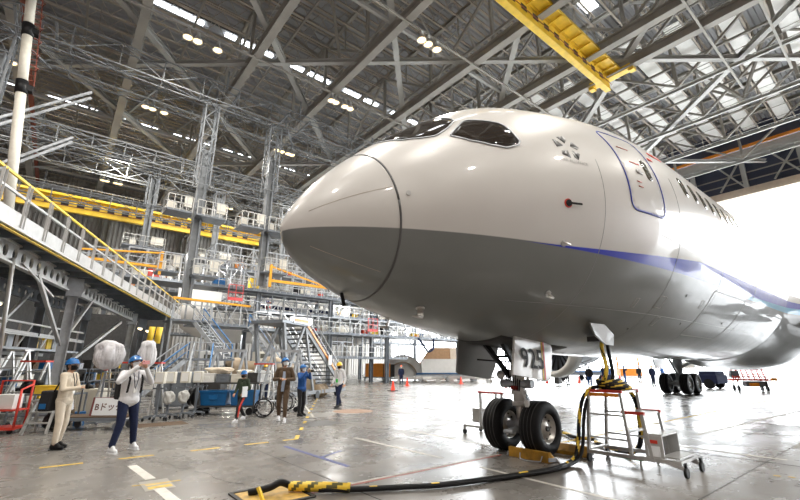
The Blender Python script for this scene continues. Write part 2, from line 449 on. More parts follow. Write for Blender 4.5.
# ---- probes, vanes and ports
def on(x, z, off=0): return fus(x-PX0, ang_z(x-PX0, z), off)
def stud(x, z, r, h, m, name, lab=None, n=14):
    a, b = on(x, z, -.01), on(x, z, h); mb = MB(); mb.cyl(a, b, r, n); return P(name, mb, m, label=lab)
o = stud(5.90, 4.09, .075, .012, M['red'], 'angle_vane', 'red and black angle vane'); mb = MB(); mb.cyl(on(5.90, 4.09, .005), on(5.9, 4.09, .03), .055, 14)
mb.bar(on(5.9, 4.09, .03), on(6.14, 4.10, .05), .012, .03); P('vane', mb, M['black'], o)
stud(3.46, 3.94, .035, .012, M['alu'], 'static_port')
for x, z in ((6.08, 2.76), (5.92, 3.47)):
    o = stud(x, z, .05, .02, M['alu'], 'air_data_probe', 'small silver probe'); mb = MB(); a = on(x, z, .0); b = on(x, z, .14); mb.bar(a, b, .05, .02); mb.tube([b, b+V((-.10, 0, 0)), b+V((-.2, 0, 0))], [.02, .017, .006], 8); P('probe_head', mb, M['hub'], o)
def belly(s, adeg, off=0): return fus(s, R(adeg), off)
for s, adeg in ((2.11, -71.2), (2.25, -104)):
    mb = MB(); a = belly(s, adeg); b = belly(s, adeg, .15); mb.cyl(a-V((0,0,-.02)), belly(s, adeg, .01), .07, 14); mb.bar(a, b, .09, .03); mb.tube([b+V((.03,0,0)), b+V((-.07, 0, 0)), b+V((-.17, 0, 0))], [.025, .022, .008], 8)
    P('pitot_probe', mb, M['hub'], label='silver pitot probe under the nose')
mb = MB(); a = belly(1.05, -93); mb.bar(a, a+V((.06, 0, -.2)), .02, .05); P('drain_mast', mb, M['black'])
# small access hatches
for x0, z0, x1, z1 in ((9.1, 2.75, 9.4, 2.95), (9.6, 2.45, 9.75, 2.6), (8.35, 2.7, 8.45, 2.85), (11.2, 2.9, 11.35, 3.05)):
    mb = MB(); ribbon(mb, [zl(x0, z0), zl(x1, z0), zl(x1, z1), zl(x0, z1)], .012, .004, closed=True); P('access_hatch', mb, M['steel'])
for x, z in ((10.2, 3.05), (11.0, 2.55), (13.5, 2.7), (9.0, 2.35)):
    stud(x, z, .03, .01, M['emb'], 'drain_port')
# ---- cargo door and service panel outlines further aft
for x0, x1, z0, z1 in ((11.6, 14.2, 2.35, 3.3),):
    mb = MB(); ribbon(mb, outline(x0, x1, z0, z1, .12), .02, .005, closed=True); P('cargo_door_outline', mb, M['emb2'])
# ---- wing root fairing
mb = MB(); n = 40; rows = []
for i in range(29):
    x = 18.6+i*.6; t = i/28; gx = min(1, t/.22, (1-t)/.25); gx = gx*gx*(3-2*gx)
    ring = []
    for k in range(n+1):
        a = R(-14)-(R(152))*k/n  # from port shoulder under the belly to the other shoulder
        T, B, W, Z = sec(x-PX0)
        sidef = abs(math.cos(a))
        w = W+.02+.34*gx; h = (Z-B)+.02+.34*gx
        y = FY-(w-.03*(1-gx))*math.copysign(abs(math.cos(a))**(1-.22*gx), math.cos(a)); z = Z-.75*gx*0+math.sin(a)*(h if math.sin(a) < 0 else h)*(abs(math.sin(a))**.0 if 0 else 1)
        if math.sin(a) > 0: z = Z+math.sin(a)*h*.8
        ring.append((x-(1.6*abs(math.sin(a))-.6)*(1-t)*0+(1-t)*1.3*(1-abs(math.sin(a)))*-1+(1-t)*.9, y, z))
    rows.append(ring)
vs = [p for r in rows for p in r]; fs = []
for i in range(28):
    for k in range(n): fs.append((i*(n+1)+k, i*(n+1)+k+1, (i+1)*(n+1)+k+1, (i+1)*(n+1)+k))
mb.add(vs, fs, 0, True); P('wing_root_fairing', mb, M['livery'], label='swollen fairing where wing meets hull')
mb = MB()
for x, z in ((22.3, 2.7),):
    mb.box((x, FY-3.22, z), (.9, .03, .45), rot=(.25, 0, 0))
P('fairing_panel', mb, M['emb2'])
# ---- wings, engines, tail
def airfoil(ch, th):
    up_, lo_ = [], []
    for i in range(13):
        t = (1-math.cos(PI*i/12))/2; y = 5*th*(.2969*math.sqrt(t)-.126*t-.3516*t*t+.2843*t**3-.1015*t**4)
        up_.append((t*ch, y*ch)); lo_.append((t*ch, -y*ch*.8))
    return up_+lo_[::-1][1:-1]
def wing(stations, vertical=False):
    mb = MB(); rings = []
    for (x, y, z, ch, th) in stations:
        rings.append([(x+u, y+v, z) if vertical else (x+u, y, z+v) for u, v in airfoil(ch, th)])
    n = len(rings[0]); vs = [p for r in rings for p in r]; fs = []
    for i in range(len(rings)-1):
        for k in range(n): fs.append((i*n+k, i*n+(k+1) % n, (i+1)*n+(k+1) % n, (i+1)*n+k))
    mb.add(vs, fs, 0, True); mb.add(rings[-1], [list(range(n))], 0); return mb
for sg in (-1, 1):
    P('wing', wing([(21.0, FY+sg*2.2, 3.2, 11.5, .12), (22.6, FY+sg*4.2, 3.25, 10.2, .12), (27.6, FY+sg*10, 3.9, 6.6, .11), (33.5, FY+sg*19, 5.1, 4.2, .10), (39.5, FY+sg*27, 6.6, 2.0, .09), (41.6, FY+sg*29.6, 7.3, .5, .08)]), M['cowl'], label='swept grey wing')
    P('tailplane', wing([(50.5, FY+sg*.7, 6.3, 5.2, .1), (56.5, FY+sg*9.8, 7.4, 1.6, .09)]), M['cowl'])
    ey, ex, ez = FY+sg*9.9, 24.4, 2.65
    mb = MB(); mb.lathe([(1.30, .5), (1.33, .18), (1.40, .04), (1.50, 0), (1.60, .06), (1.68, .5), (1.70, 1.15), (1.55, 1.2), (1.3, 1.2)], (ex, ey, ez), 'X', 48)
    e = P('engine', mb, M['cowl'], label='grey turbofan engine with its side cowls removed')
    mb = MB(); mb.lathe([(1.35, 1.15), (1.38, 1.9), (1.1, 2.3), (1.0, 3.4), (.9, 4.4), (.8, 4.9)], (ex, ey, ez), 'X', 32); P('engine_core', mb, M['galv_d'], e)
    mb = MB()
    for k in range(14): a = 2*PI*k/14; mb.tube([(ex+1.2, ey+1.45*math.cos(a), ez+1.45*math.sin(a)), (ex+2.2, ey+1.3*math.cos(a+.2), ez+1.3*math.sin(a+.2)), (ex+3.6, ey+1.1*math.cos(a+.1), ez+1.1*math.sin(a+.1))], .05, 6)
    P('pipework', mb, M['black'], e)
    mb = MB(); mb.lathe([(1.42, .12), (1.30, .5), (1.28, 1.25), (.02, 1.3)], (ex, ey, ez), 'X', 40); P('inlet_lining', mb, M['galv_d'], e)
    mb = MB()
    for k in range(18):
        a = 2*PI*k/18; a2 = a+.22
        mb.add([(ex+1.05, ey+.25*math.cos(a), ez+.25*math.sin(a)), (ex+1.2, ey+.25*math.cos(a2), ez+.25*math.sin(a2)), (ex+1.18, ey+1.28*math.cos(a2+.1), ez+1.28*math.sin(a2+.1)), (ex+.9, ey+1.28*math.cos(a+.05), ez+1.28*math.sin(a+.05))], [(0, 1, 2, 3)], 0)
    P('fan', mb, M['black'], e)
    mb = MB(); mb.lathe([(.01, .45), (.12, .55), (.24, .8), (.32, 1.15)], (ex, ey, ez), 'X', 24); P('spinner', mb, M['galv_d'], e)
    mb = MB(); mb.lathe([(.75, 4.0), (.78, 5.2), (.55, 6.1), (.02, 6.9)], (ex, ey, ez), 'X', 24); P('exhaust_cone', mb, M['galv_d'], e)
    mb = MB(); mb.prism([(ex+1.6, ey-.2, ez+1.6), (ex+4.2, ey-.2, ez+1.4), (ex+7.4, ey-.2, ez+1.15), (ex+5.4, ey-.2, ez+1.9)], (0, .4, 0)); P('pylon', mb, M['cowl'], e)
P('tail_fin', wing([(48.2, FY, 6.6, 8.0, .1), (55.6, FY, 15.6, 3.0, .09)], True), mat('fin blue', (.01, .03, .28), .3), label='tall blue tail fin')
# ---- wheels and landing gear
def wheel(c, r, w, name='wheel', par=None, n=40):
    cx_, cy_, cz_ = c; tp = []
    for i in range(25):
        t = PI*i/24; sh = abs(math.sin(t))**.5 if True else 0
        tp.append((r*.56+(r*.44)*sh, -w/2*math.copysign(abs(math.cos(t))**.6, math.cos(t))))
    mb = MB(); mb.lathe([(r*.52, -w*.36)]+tp+[(r*.52, w*.36)], c, 'Y', n)
    o = P(name, mb, M['rubber'], par)
    gr = MB()
    for q in (-.28, -.1, .1, .28): gr.lathe([(r*.965, q*w-.006), (r*1.0012, q*w-.006), (r*1.0012, q*w+.006), (r*.965, q*w+.006)], c, 'Y', n)
    P('tread_groove', gr, M['dark'], o)
    for sg in (-1, 1):
        hb = MB(); hb.lathe([(r*.575, sg*w*.33), (r*.55, sg*w*.40), (r*.50, sg*w*.38), (r*.47, sg*w*.22), (r*.34, sg*w*.16), (r*.30, sg*w*.28), (r*.16, sg*w*.33), (.001, sg*w*.35)], c, 'Y', n)
        h = P('wheel_hub', hb, M['hub'], o, label='pale metal hub')
        bl = MB()
        for k in range(10):
            a = 2*PI*k/10; p = V((cx_+r*.41*math.cos(a), cy_+sg*w*.17, cz_+r*.41*math.sin(a))); bl.cyl(p, p+V((0, sg*w*.07, 0)), r*.035, 8)
        bl.cyl((cx_, cy_+sg*w*.3, cz_), (cx_, cy_+sg*w*.42, cz_), r*.10, 14)
        P('hub_bolts', bl, M['dark'], o)
    return o
ng = MB(); ng.cyl((7.4, FY, .42), (7.4, FY, 1.1), .085, 20); g = P('nose_gear_strut', ng, M['hub'], label='shiny metal nose gear piston')
mb = MB(); mb.cyl((7.4, FY, .88), (7.4, FY, 2.35), .125, 24); mb.cyl((7.4, FY, .86), (7.4, FY, .95), .15, 24); mb.cyl((7.4, FY, 1.08), (7.4, FY, 1.16), .155, 24); mb.cyl((7.4, FY, 1.42), (7.4, FY, 1.55), .175, 24); mb.cyl((7.4, FY-.33, 2.0), (7.4, FY+.33, 2.0), .07, 12)
P('strut_cylinder', mb, M['white'], g)
mb = MB(); mb.cyl((7.4, FY-.55, .49), (7.4, FY+.55, .49), .075, 16); mb.cyl((7.4, FY, .36), (7.4, FY, .62), .12, 20); mb.bar((7.22, FY, .45), (7.0, FY, .42), .09, .07); mb.cyl((6.98, FY-.1, .42), (6.98, FY+.1, .42), .035, 10)
P('axle', mb, M['galv'], g)
mb = MB(); mb.bar((7.56, FY-.05, 1.05), (7.76, FY-.03, .8), .04, .06); mb.bar((7.56, FY+.05, 1.05), (7.76, FY+.03, .8), .04, .06); mb.bar((7.76, FY-.03, .8), (7.5, FY-.05, .54), .04, .05); mb.bar((7.76, FY+.03, .8), (7.5, FY+.05, .54), .04, .05); mb.cyl((7.76, FY-.07, .8), (7.76, FY+.07, .8), .035, 10)
P('torque_link', mb, M['galv'], g)
mb = MB(); mb.bar((7.3, FY-.12, 1.4), (6.5, FY-.25, 2.25), .07, .09); mb.bar((7.3, FY+.12, 1.4), (6.5, FY+.25, 2.25), .07, .09); mb.bar((6.9, FY-.2, 1.8), (6.9, FY+.2, 1.8), .05, .05)
P('drag_brace', mb, M['black'], g)
mb = MB(); mb.cyl((7.28, FY-.3, 1.28), (7.28, FY+.3, 1.28), .06, 12); mb.cyl((7.34, FY-.36, 1.28), (7.34, FY-.16, 1.28), .085, 12); mb.cyl((7.34, FY+.16, 1.28), (7.34, FY+.36, 1.28), .085, 12)
P('steering_actuator', mb, M['galv'], g)
for sg in (-1, 1):
    mb = MB(); mb.lathe([(.001, -.02), (.085, 0), (.095, .03), (.06, .1), (.001, .12)], (7.12, FY+sg*.24, 1.45), 'X', 20); P('taxi_light', mb, M['alu'], g)
mb = MB()
for k in range(7):
    y = FY-.22+.07*k; mb.tube([(7.25, y*.5+FY*.5, 1.15), (7.15+.02*k, y, 1.4), (7.3, y, 1.75), (7.15, y*.7+FY*.3, 2.2)], .012, 6)
P('hydraulic_hose', mb, M['black'], g)
mb = MB(); mb.bar((7.25, FY-.15, 1.2), (7.12, FY-.36, .95), .03, .03); mb.box((7.12, FY-.36, .93), (.05, .08, .12)); mb.bar((7.42, FY-.18, 1.2), (7.55, FY-.2, 1.9), .04, .05); P('lever', mb, M['white'], g)
mb = MB(); mb.box((7.4-.15, FY, 1.22), (.02, .14, .1)); P('placard', mb, M['red'], g)
wheel((7.4, 4.93, .49), .49, .40); wheel((7.4, 5.79, .49), .49, .40)
# bay and its doors
mb = MB()
for k in range(2):
    pass
patch(mb, [(4.0, R(-104.5)), (4.0, R(-75.5)), (6.0, R(-75.5)), (6.0, R(-104.5))], .006)  # no recess: flat dark skin on the belly stands for the bay's shade
P('wheel_well_shade', mb, M['dark'], label='dark hull patch standing for the shade in the nose wheel bay')
def gear_door(yt, yb, pts, lab, pm):
    mb = MB(); rows = []
    zt = 2.1
    outer = []
    for x, z in pts:
        k = (zt-z)/.75; outer.append((x, yt+(yb-yt)*k, z))
    sgn = -1 if yb < FY else 1
    mb.prism(outer, (0, .045*-sgn, 0)); return P('gear_door', mb, pm, label=lab, bevel=.01), outer
M['door_w'] = mat('gear door white paint', (.56, .57, .56), .25, coat=.4, var=.04, scale=3)
M['door_g'] = mat('gear door grey paint', (.20, .205, .20), .3, coat=.3, var=.08, scale=3)
poly = [(6.46, 2.20), (6.19, 1.47), (7.18, 1.345), (7.30, 1.37), (7.42, 1.55), (7.58, 1.95), (7.56, 2.02), (7.0, 2.12)]
dw, _ = gear_door(4.66, 4.56, poly, 'white nose gear door numbered 925', M['door_w'])
poly2 = [(6.38, 2.32), (6.38, 1.50), (6.46, 1.46), (7.36, 1.35), (7.46, 1.37), (7.60, 1.60), (7.68, 2.05), (7.0, 2.2)]
gear_door(6.04, 6.14, poly2, 'grey inner face of the far nose gear door', M['door_g'])
for ya, yb_ in ((4.72, 5.2), (5.98, 5.5)): mb = MB(); mb.bar((6.9, ya, 1.75), (7.3, yb_, 1.7), .03, .03); P('door_link', mb, M['black'])
def dooryz(x, z): k = (2.1-z)/.75; return 4.66-.1*k-.004
mb = MB()
vs, fs = text_mesh('925', .50, .005)
mb.add([(6.49+v.x*.93, dooryz(0, 1.60+v.y-.06*v.x)-.016, 1.60+v.y-.06*v.x) for v in vs], fs, 0)
P('lettering', mb, M['black'], dw, label='black number 925')
for x0, w, mm in ((7.22, .035, 'yellow'), (7.27, .045, 'red')):
    mb = MB(); zz0, zz1 = 1.375, 2.06
    mb.prism([(x0-.16, dooryz(0, zz0)-.006, zz0), (x0+w-.16, dooryz(0, zz0)-.006, zz0), (x0+w, dooryz(0, zz1)-.006, zz1), (x0, dooryz(0, zz1)-.006, zz1)], (0, .003, 0)); P('door_stripe', mb, M[mm], dw)
# main gear trucks
for sg in (-1, 1):
    cx0, cy0 = 30.95, FY+sg*4.9
    mb = MB(); mb.cyl((cx0, cy0, .75), (cx0, cy0-sg*.1, 2.9), .2, 20); mb.cyl((cx0, cy0, 1.4), (cx0, cy0-sg*.1, 2.9), .27, 20)
    g2 = P('main_gear_strut', mb, M['galv'], label='main landing gear leg')
    mb = MB(); mb.bar((cx0-.78, cy0, .62), (cx0+.78, cy0, .62), .26, .3)
    for q in (-.73, .73): mb.cyl((cx0+q, cy0-.75, .62), (cx0+q, cy0+.75, .62), .1, 14)
    P('truck_beam', mb, M['galv'], g2)
    mb = MB(); mb.bar((cx0, cy0, 1.5), (cx0-.3, cy0-sg*2.2, 2.5), .14, .14); mb.bar((cx0-.2, cy0, 1.2), (cx0-1.6, cy0, 2.4), .12, .12); P('side_brace', mb, M['galv'], g2)
    mb = MB(); mb.prism([(cx0-.9, cy0+sg*.95, 1.5), (cx0+.9, cy0+sg*.95, 1.5), (cx0+1.1, cy0+sg*1.1, 2.9), (cx0-1.1, cy0+sg*1.1, 2.9)], (0, .06, 0)); P('main_gear_door', mb, M['door_w'], g2)
    for qx in (-.73, .73):
        for qy in (-.56, .56): wheel((cx0+qx, cy0+qy, .62), .62, .48, n=28)
# ground power hatch hanging open on the port belly
HATCH = [(7.35, 3.70, 2.36), (7.80, 3.66, 2.36), (8.09, 3.64, 2.18), (8.07, 3.66, 1.98), (7.78, 3.67, 1.99), (7.48, 3.69, 2.15)]
mb = MB(); a = V((8.05, 3.80, 2.36)); mb.prism(HATCH, (.02, .05, .01))
P('receptacle_door', mb, M['door_g'], label='small open grey hatch door', bevel=.005)
mb = MB(); mb.box((8.2, 4.0, 2.12), (.4, .25, .1)); P('power_receptacle', mb, M['dark'])
# ---------------------------------------------------------------- setting
DX, YW, XB, YN = 62.0, 80.0, -22.0, -34.0     # door plane, far side wall, back wall, near side wall
def floor_mat():
    m = bpy.data.materials.new('polished concrete floor'); m.use_nodes = True; nt = m.node_tree; N = nt.nodes; L = nt.links; b = N['Principled BSDF']
    tc = N.new('ShaderNodeTexCoord')
    def noise(s, d=5, rgh=.6, warp=None):
        n = N.new('ShaderNodeTexNoise'); n.inputs['Scale'].default_value = s; n.inputs['Detail'].default_value = d; n.inputs['Roughness'].default_value = rgh; L.new(tc.outputs['Object'], n.inputs['Vector']); return n.outputs['Fac']
    def ramp(f, p0, c0, p1, c1):
        r = N.new('ShaderNodeValToRGB'); r.color_ramp.elements[0].position = p0; r.color_ramp.elements[1].position = p1
        r.color_ramp.elements[0].color = (*c0, 1); r.color_ramp.elements[1].color = (*c1, 1); L.new(f, r.inputs[0]); return r.outputs[0]
    def mul(a, c, fac=1):
        n = N.new('ShaderNodeMix'); n.data_type = 'RGBA'; n.blend_type = 'MULTIPLY'; n.inputs[0].default_value = fac; L.new(a, n.inputs[6]); L.new(c, n.inputs[7]); return n.outputs[2]
    base = ramp(noise(.35, 6), .3, (.178, .166, .150), .7, (.228, .215, .198))
    st = ramp(noise(1.7, 8, .7), .33, (.70, .69, .68), .55, (1, 1, 1)); col = mul(base, st, .5)
    mp = N.new('ShaderNodeMapping'); mp.inputs['Scale'].default_value = (.25, 2.2, 1); L.new(tc.outputs['Object'], mp.inputs[0])
    n = N.new('ShaderNodeTexNoise'); n.inputs['Scale'].default_value = 1.3; n.inputs['Detail'].default_value = 6; L.new(mp.outputs[0], n.inputs['Vector'])
    col = mul(col, ramp(n.outputs['Fac'], .36, (.74, .74, .75), .52, (1, 1, 1)), .35)
    L.new(col, b.inputs['Base Color'])
    r = ramp(noise(.9, 6, .65), .35, (.17,)*3, .65, (.36,)*3)
    L.new(r, b.inputs['Roughness']); b.inputs['Specular IOR Level'].default_value = .62
    bp = N.new('ShaderNodeBump'); bp.inputs['Strength'].default_value = .12; bp.inputs['Distance'].default_value = .02; L.new(noise(.8, 3), bp.inputs['Height']); L.new(bp.outputs['Normal'], b.inputs['Normal'])
    return m
M['floor'] = floor_mat()
mb = MB(); mb.span((XB, YN, -.3), (DX, YW, 0)); floor = struct('floor', mb, M['floor'])
mb = MB(); mb.span((DX, -220, -.32), (300, 330, -.02)); apron = struct('ground', mb, M['concrete_out'])
# painted lines: parts of the floor
def line(a, b, w, m, lab=None, z=.0015):
    mb = MB(); mb.bar((a[0], a[1], z), (b[0], b[1], z), w, .003); o = mb.build('painted_line', M[m], floor)
    if lab: o['label'] = lab
for x0, x1 in ((.12, .70), (1.22, 1.78), (2.42, 2.97), (3.48, 4.0), (4.35, 4.72), (-.9, -.4)): line((x0, 9.6), (x1, 9.6), .09, 'paint_y', 'yellow dash')
p0, p1 = V((4.7, 9.66, 0)), V((13.6, 25.0, 0))
for k in range(13):
    t = k/13*(1 if k else 1); a = p0.lerp(p1, t); b = p0.lerp(p1, t+.028); line(a, b, .10, 'paint_y', 'yellow dash')
for a, b in (((1.33, 8.85), (1.42, 7.65)), ((1.42, 7.05), (1.50, 5.6))): line(a, b, .14, 'paint_w')
mb = MB(); mb.span((1.25, 6.95, .0005), (1.62, 7.55, .002)); mb.build('painted_patch', M['steel'], floor)
line((1.15, 7.38), (1.75, 7.30), .03, 'paint_y'); line((1.3, 7.1), (1.6, 7.1), .14, 'paint_y'); line((1.3, 7.28), (1.6, 7.28), .05, 'paint_y')
line((2.75, 5.5), (6.9, 5.5), .05, 'paint_r'); line((2.75, 5.57), (6.9, 5.57), .05, 'paint_w'); line((8.2, 5.5), (60, 5.5), .1, 'paint_y')
line((4.08, 8.9), (4.14, 6.5), .085, 'paint_b'); line((4.15, 7.45), (4.75, 7.75), .06, 'paint_b')
line((5.82, 8.9), (5.82, 6.0), .10, 'paint_w'); line((5.82, 5.1), (5.74, 2.6), .07, 'paint_w'); line((7.55, 8.9), (7.47, 6.2), .09, 'paint_w')
line((7.0, 13.2), (8.6, 17.0), .07, 'paint_w'); line((10.5, 9.5), (10.5, 2.0), .08, 'paint_w'); line((12.5, 4.0), (30, 3.2), .10, 'paint_w'); line((14, 12), (14, 3), .08, 'paint_w'); line((9.0, 9.3), (26.0, 17.0), .08, 'paint_w')
line((19, 20), (19, 4), .1, 'paint_w')
for k in range(6): line((8.9+.06*k, 1.9-.16*k), (8.9+.06*k, 1.82-.16*k), .05, 'paint_y')
def joint(pts, w=.018):
    mb = MB()
    for a, b in zip(pts, pts[1:]): mb.bar((a[0], a[1], .0012), (b[0], b[1], .0012), w, .0024)
    mb.build('floor_joint', M['dark'], floor)
for x in (3.48, 10.0, 16.5, 23, 29.5): joint([(x, -4), (x, 40)])
for y in (12.45, 19, 2.2): joint([(-10, y), (60, y)], .014)
rn = random.Random(5)
def crack(a, b, n, amp):
    pts = []
    for k in range(n+1):
        t = k/n; pts.append((a[0]+(b[0]-a[0])*t+rn.uniform(-amp, amp), a[1]+(b[1]-a[1])*t+rn.uniform(-amp, amp)))
    joint(pts, .008)
crack((1.35, 10.2), (2.05, 7.8), 16, .06); crack((2.05, 7.8), (2.4, 6.4), 10, .06); crack((7.6, 8.3), (6.2, 8.1), 10, .05); crack((13, 3.2), (15.5, 3.2), 10, .04)
# oil patches and covers in the floor
def cover(name, x0, x1, y0, y1, m, lab, rot=0):
    mb = MB(); mb.span((x0, y0, .0005), (x1, y1, .003)); o = mb.build(name, M[m], floor); o['label'] = lab
cover('floor_plate', 5.9, 7.0, 11.2, 12.3, 'steel_dark', 'dark blue grey cover plate set in the floor')
mb = MB(); mb.lathe([(.001, .003), (.74, .003), (.76, .0005)], (9.1, 14.1, 0), 'Z', 28); o = mb.build('floor_patch', mat('tan floor patch', (.30, .19, .13), .6, var=.2, scale=3), floor)
cover('floor_patch', 2.0, 3.4, 14.0, 14.9, 'brown', 'brown worn rectangle'); cover('floor_patch', 12.2, 13.6, 1.0, 2.2, 'steel', 'dark rectangle')
# service pit cover under the cable end
pit = thing('service_pit_cover', 'worn yellow service pit hatch in the floor under the cable end', 'pit cover', (2.55, 5.72, 0))
mb = MB(); mb.span((-.42, -.36, 0), (.30, .36, .012)); mb.build('cover_plate', mat('worn yellow plate', (.50, .31, .07), .5, var=.4, scale=8), pit)
mb = MB()
for a, b in (((-.46, -.40), (.34, -.40)), ((.34, -.40), (.34, .40)), ((.34, .40), (-.46, .40)), ((-.46, .40), (-.46, -.40))): mb.bar((*a, .01), (*b, .01), .05, .02)
mb.build('cover_frame', M['dark'], pit)

# walls ------------------------------------------------------------
def ribbed(x0, x1, z0, z1, y, pitch=.6, depth=.12, along='X'):
    mb = MB(); n = int(abs(x1-x0)/pitch); pts = []
    for i in range(n):
        a = x0+i*pitch
        pts += [(a, 0), (a+pitch*.35, 0), (a+pitch*.5, depth), (a+pitch*.85, depth)]
    pts.append((x0+n*pitch, 0))
    vs = []
    for u, d in pts:
        for z in (z0, z1): vs.append((u, y-d, z) if along == 'X' else (y+d, u, z))
    fs = [(2*i, 2*i+2, 2*i+3, 2*i+1) for i in range(len(pts)-1)]
    mb.add(vs, fs); return mb
M['wall'] = mat('ribbed wall cladding', (.36, .345, .32), .6, var=.08, scale=.3)
M['wall_d'] = mat('back wall', (.30, .235, .22), .7, var=.1, scale=.3)
struct('wall_far', ribbed(XB, DX, 0, 31, YW), M['wall'])
mb = MB(); mb.span((XB-.3, YN, 0), (XB, YW, 31)); struct('wall_back', mb, M['wall_d'])
mb = MB(); mb.span((XB, YN-.3, 0), (DX, YN, 31)); struct('wall_near', mb, M['wall_d'])
# roof deck: corrugated sheet running along X, skylight strips in it
M['deck'] = mat('roof deck sheet', (.33, .335, .35), .55, var=.12, scale=.25)
ZR = 30.4
mb = MB(); pitch = .8; y = YN; pts = []
while y < YW:
    pts += [(y, 0), (y+.3, 0), (y+.4, .14), (y+.7, .14)]; y += pitch
vs = []
for u, d in pts:
    for x in (XB, DX+1): vs.append((x, u, ZR+d))
mb.add(vs, [(2*i, 2*i+1, 2*i+3, 2*i+2) for i in range(len(pts)-1)]); struct('ceiling', mb, M['deck'])
for yy in (-10.5, 11.6, 33.6, 55):
    t = thing('skylight', 'long bright skylight strip in the roof, row %s' % {-10.5: 'nearest the camera', 11.6: 'above the yellow crane girder', 33.6: 'over the aircraft nose', 55: 'beyond the lattice work bridge', 68: 'closest to the far wall'}[yy], 'skylight', (0, yy, ZR-.12))
    fr = MB(); 
    for k in range(12 if yy != 11.6 else 7):
        x0 = -12+k*6.2
        mb = MB(); mb.box((x0+2.6, 0, .0), (4.4, .46 if yy != 11.6 else 1.0, .04)); mb.build('skylight_pane', M['skylight'], t)
    for q in (-1, 1): fr.box((22, q*.62, 0), (74, .08, .12))
    fr.build('skylight_frame', M['steel_dark'], t)
# white translucent-looking lining boards under the deck near the door
for k in range(5, 36, 2):
    yy = -13.5+1.58*(k+.5); t = MB(); x0 = 34+(k % 3)*1.2
    t.box(((x0+60)/2, yy, 29.0), (60-x0, 1.2, .06)); o = t.build('roof_lining_board', M['white']); tag(o, 'long white lining board under the roof deck near the hangar door', 'roof panel', 'white roof lining boards')
# roof trusses across the hangar (along Y)
ZL = 24.0
def truss(x, red=False, heavy=False):
    lab = 'grey steel roof girder with lattice web crossing above the hangar'
    thin = x > 33
    if thin: lab = 'light slender roof girder nearer the hangar door'
    t = thing('roof_girder', lab, 'girder', (x, 0, ZL), 0, 'slender roof girders near the door' if thin else 'roof girders across the hangar')
    w, h = (.55, .8) if not thin else (.2, .26)
    mb = MB(); mb.hbeam((0, YN+1, 0), (0, YW-1, 0), w, h, .07 if not thin else .03); mb.build('lower_chord', M['steel_light'] if thin else M['steel'], t)
    mb = MB(); mb.hbeam((0, YN+1, 5.4), (0, YW-1, 5.4), .3, .4, .04); mb.build('upper_chord', M['steel'], t)
    web = MB(); y = YN+3; i = 0
    while y < YW-6:
        web.bar((0, y, .3), (0, y, 5.3), .22, .22); web.bar((0, y, .3), (0, y+6.6, 5.3), .18, .18) if i % 2 == 0 else web.bar((0, y, 5.3), (0, y+6.6, .3), .18, .18)
        web.bar((0, y+3.3, 2.9), (0, y+3.3, 5.3), .09); y += 6.6; i += 1
    web.build('web', M['steel'], t)
    if red:
        mb = MB(); mb.hbeam((.5, YN+1, .55), (.5, YW-1, .55), .3, .35, .04); mb.build('crane_rail', M['redox'], t, )['label'] = 'red oxide crane rail'
    mb = MB(); mb.bar((.38, YN+1, .5), (.38, YW-1, .5), .06); mb.bar((-.38, YN+1, .62), (-.38, YW-1, .62), .04)
    y = YN+1
    while y < YW-1: mb.bar((.28, y, -.1), (.28, y, .5), .03); y += 1.65
    mb.build('pipe_run', M['steel_light'], t)
    return t
for x, red in ((-12.5, False), (-6, True), (.8, False), (7.9, False), (14.4, True), (21, False), (27.2, True), (30.4, False), (37, False), (43.6, False), (50.2, False), (56.8, False)): truss(x, red)
# purlin joists along X
def make_joist():
    t = thing('roof_joist', 'slender lattice roof joist running towards the hangar door', 'joist', (0, 0, 0), 0, 'slender roof joists')
    x0, x1 = -14.0, DX-1.2; mb = MB(); mb.bar((x0, 0, 0), (x1, 0, 0), .14, .10); mb.build('lower_chord', M['joist'], t)
    mb = MB(); mb.bar((x0, 0, 1.25), (x1, 0, 1.25), .16, .12); mb.build('upper_chord', M['joist'], t)
    mb = MB(); n = int((x1-x0)/1.6)
    for i in range(n):
        a = x0+i*1.6; mb.bar((a, 0, 0), (a+.8, 0, 1.25), .045); mb.bar((a+.8, 0, 1.25), (a+1.6, 0, 0), .045)
    mb.build('web', M['joist'], t); return t
j0 = make_joist(); j0.location = (0, -13.5, 28.7)
for k in range(1, 59): dup(j0, (0, -13.5+k*1.58, 28.7))
# secondary rods and cross bars between joists (purlin ties)
for k, x in enumerate((-9.2, -2.6, 4.3, 11.1, 17.7, 24, 33.7, 40.3, 46.9, 53.5)):
    mb = MB(); mb.bar((x, YN+1, 28.5), (x, YW-1, 28.5), .16, .2); mb.bar((x+.9, YN+1, 27.9), (x+.9, YW-1, 27.9), .05)
    tag(mb.build('roof_tie', M['steel']), 'thin tie bar under the roof joists', 'beam', 'thin roof tie bars')
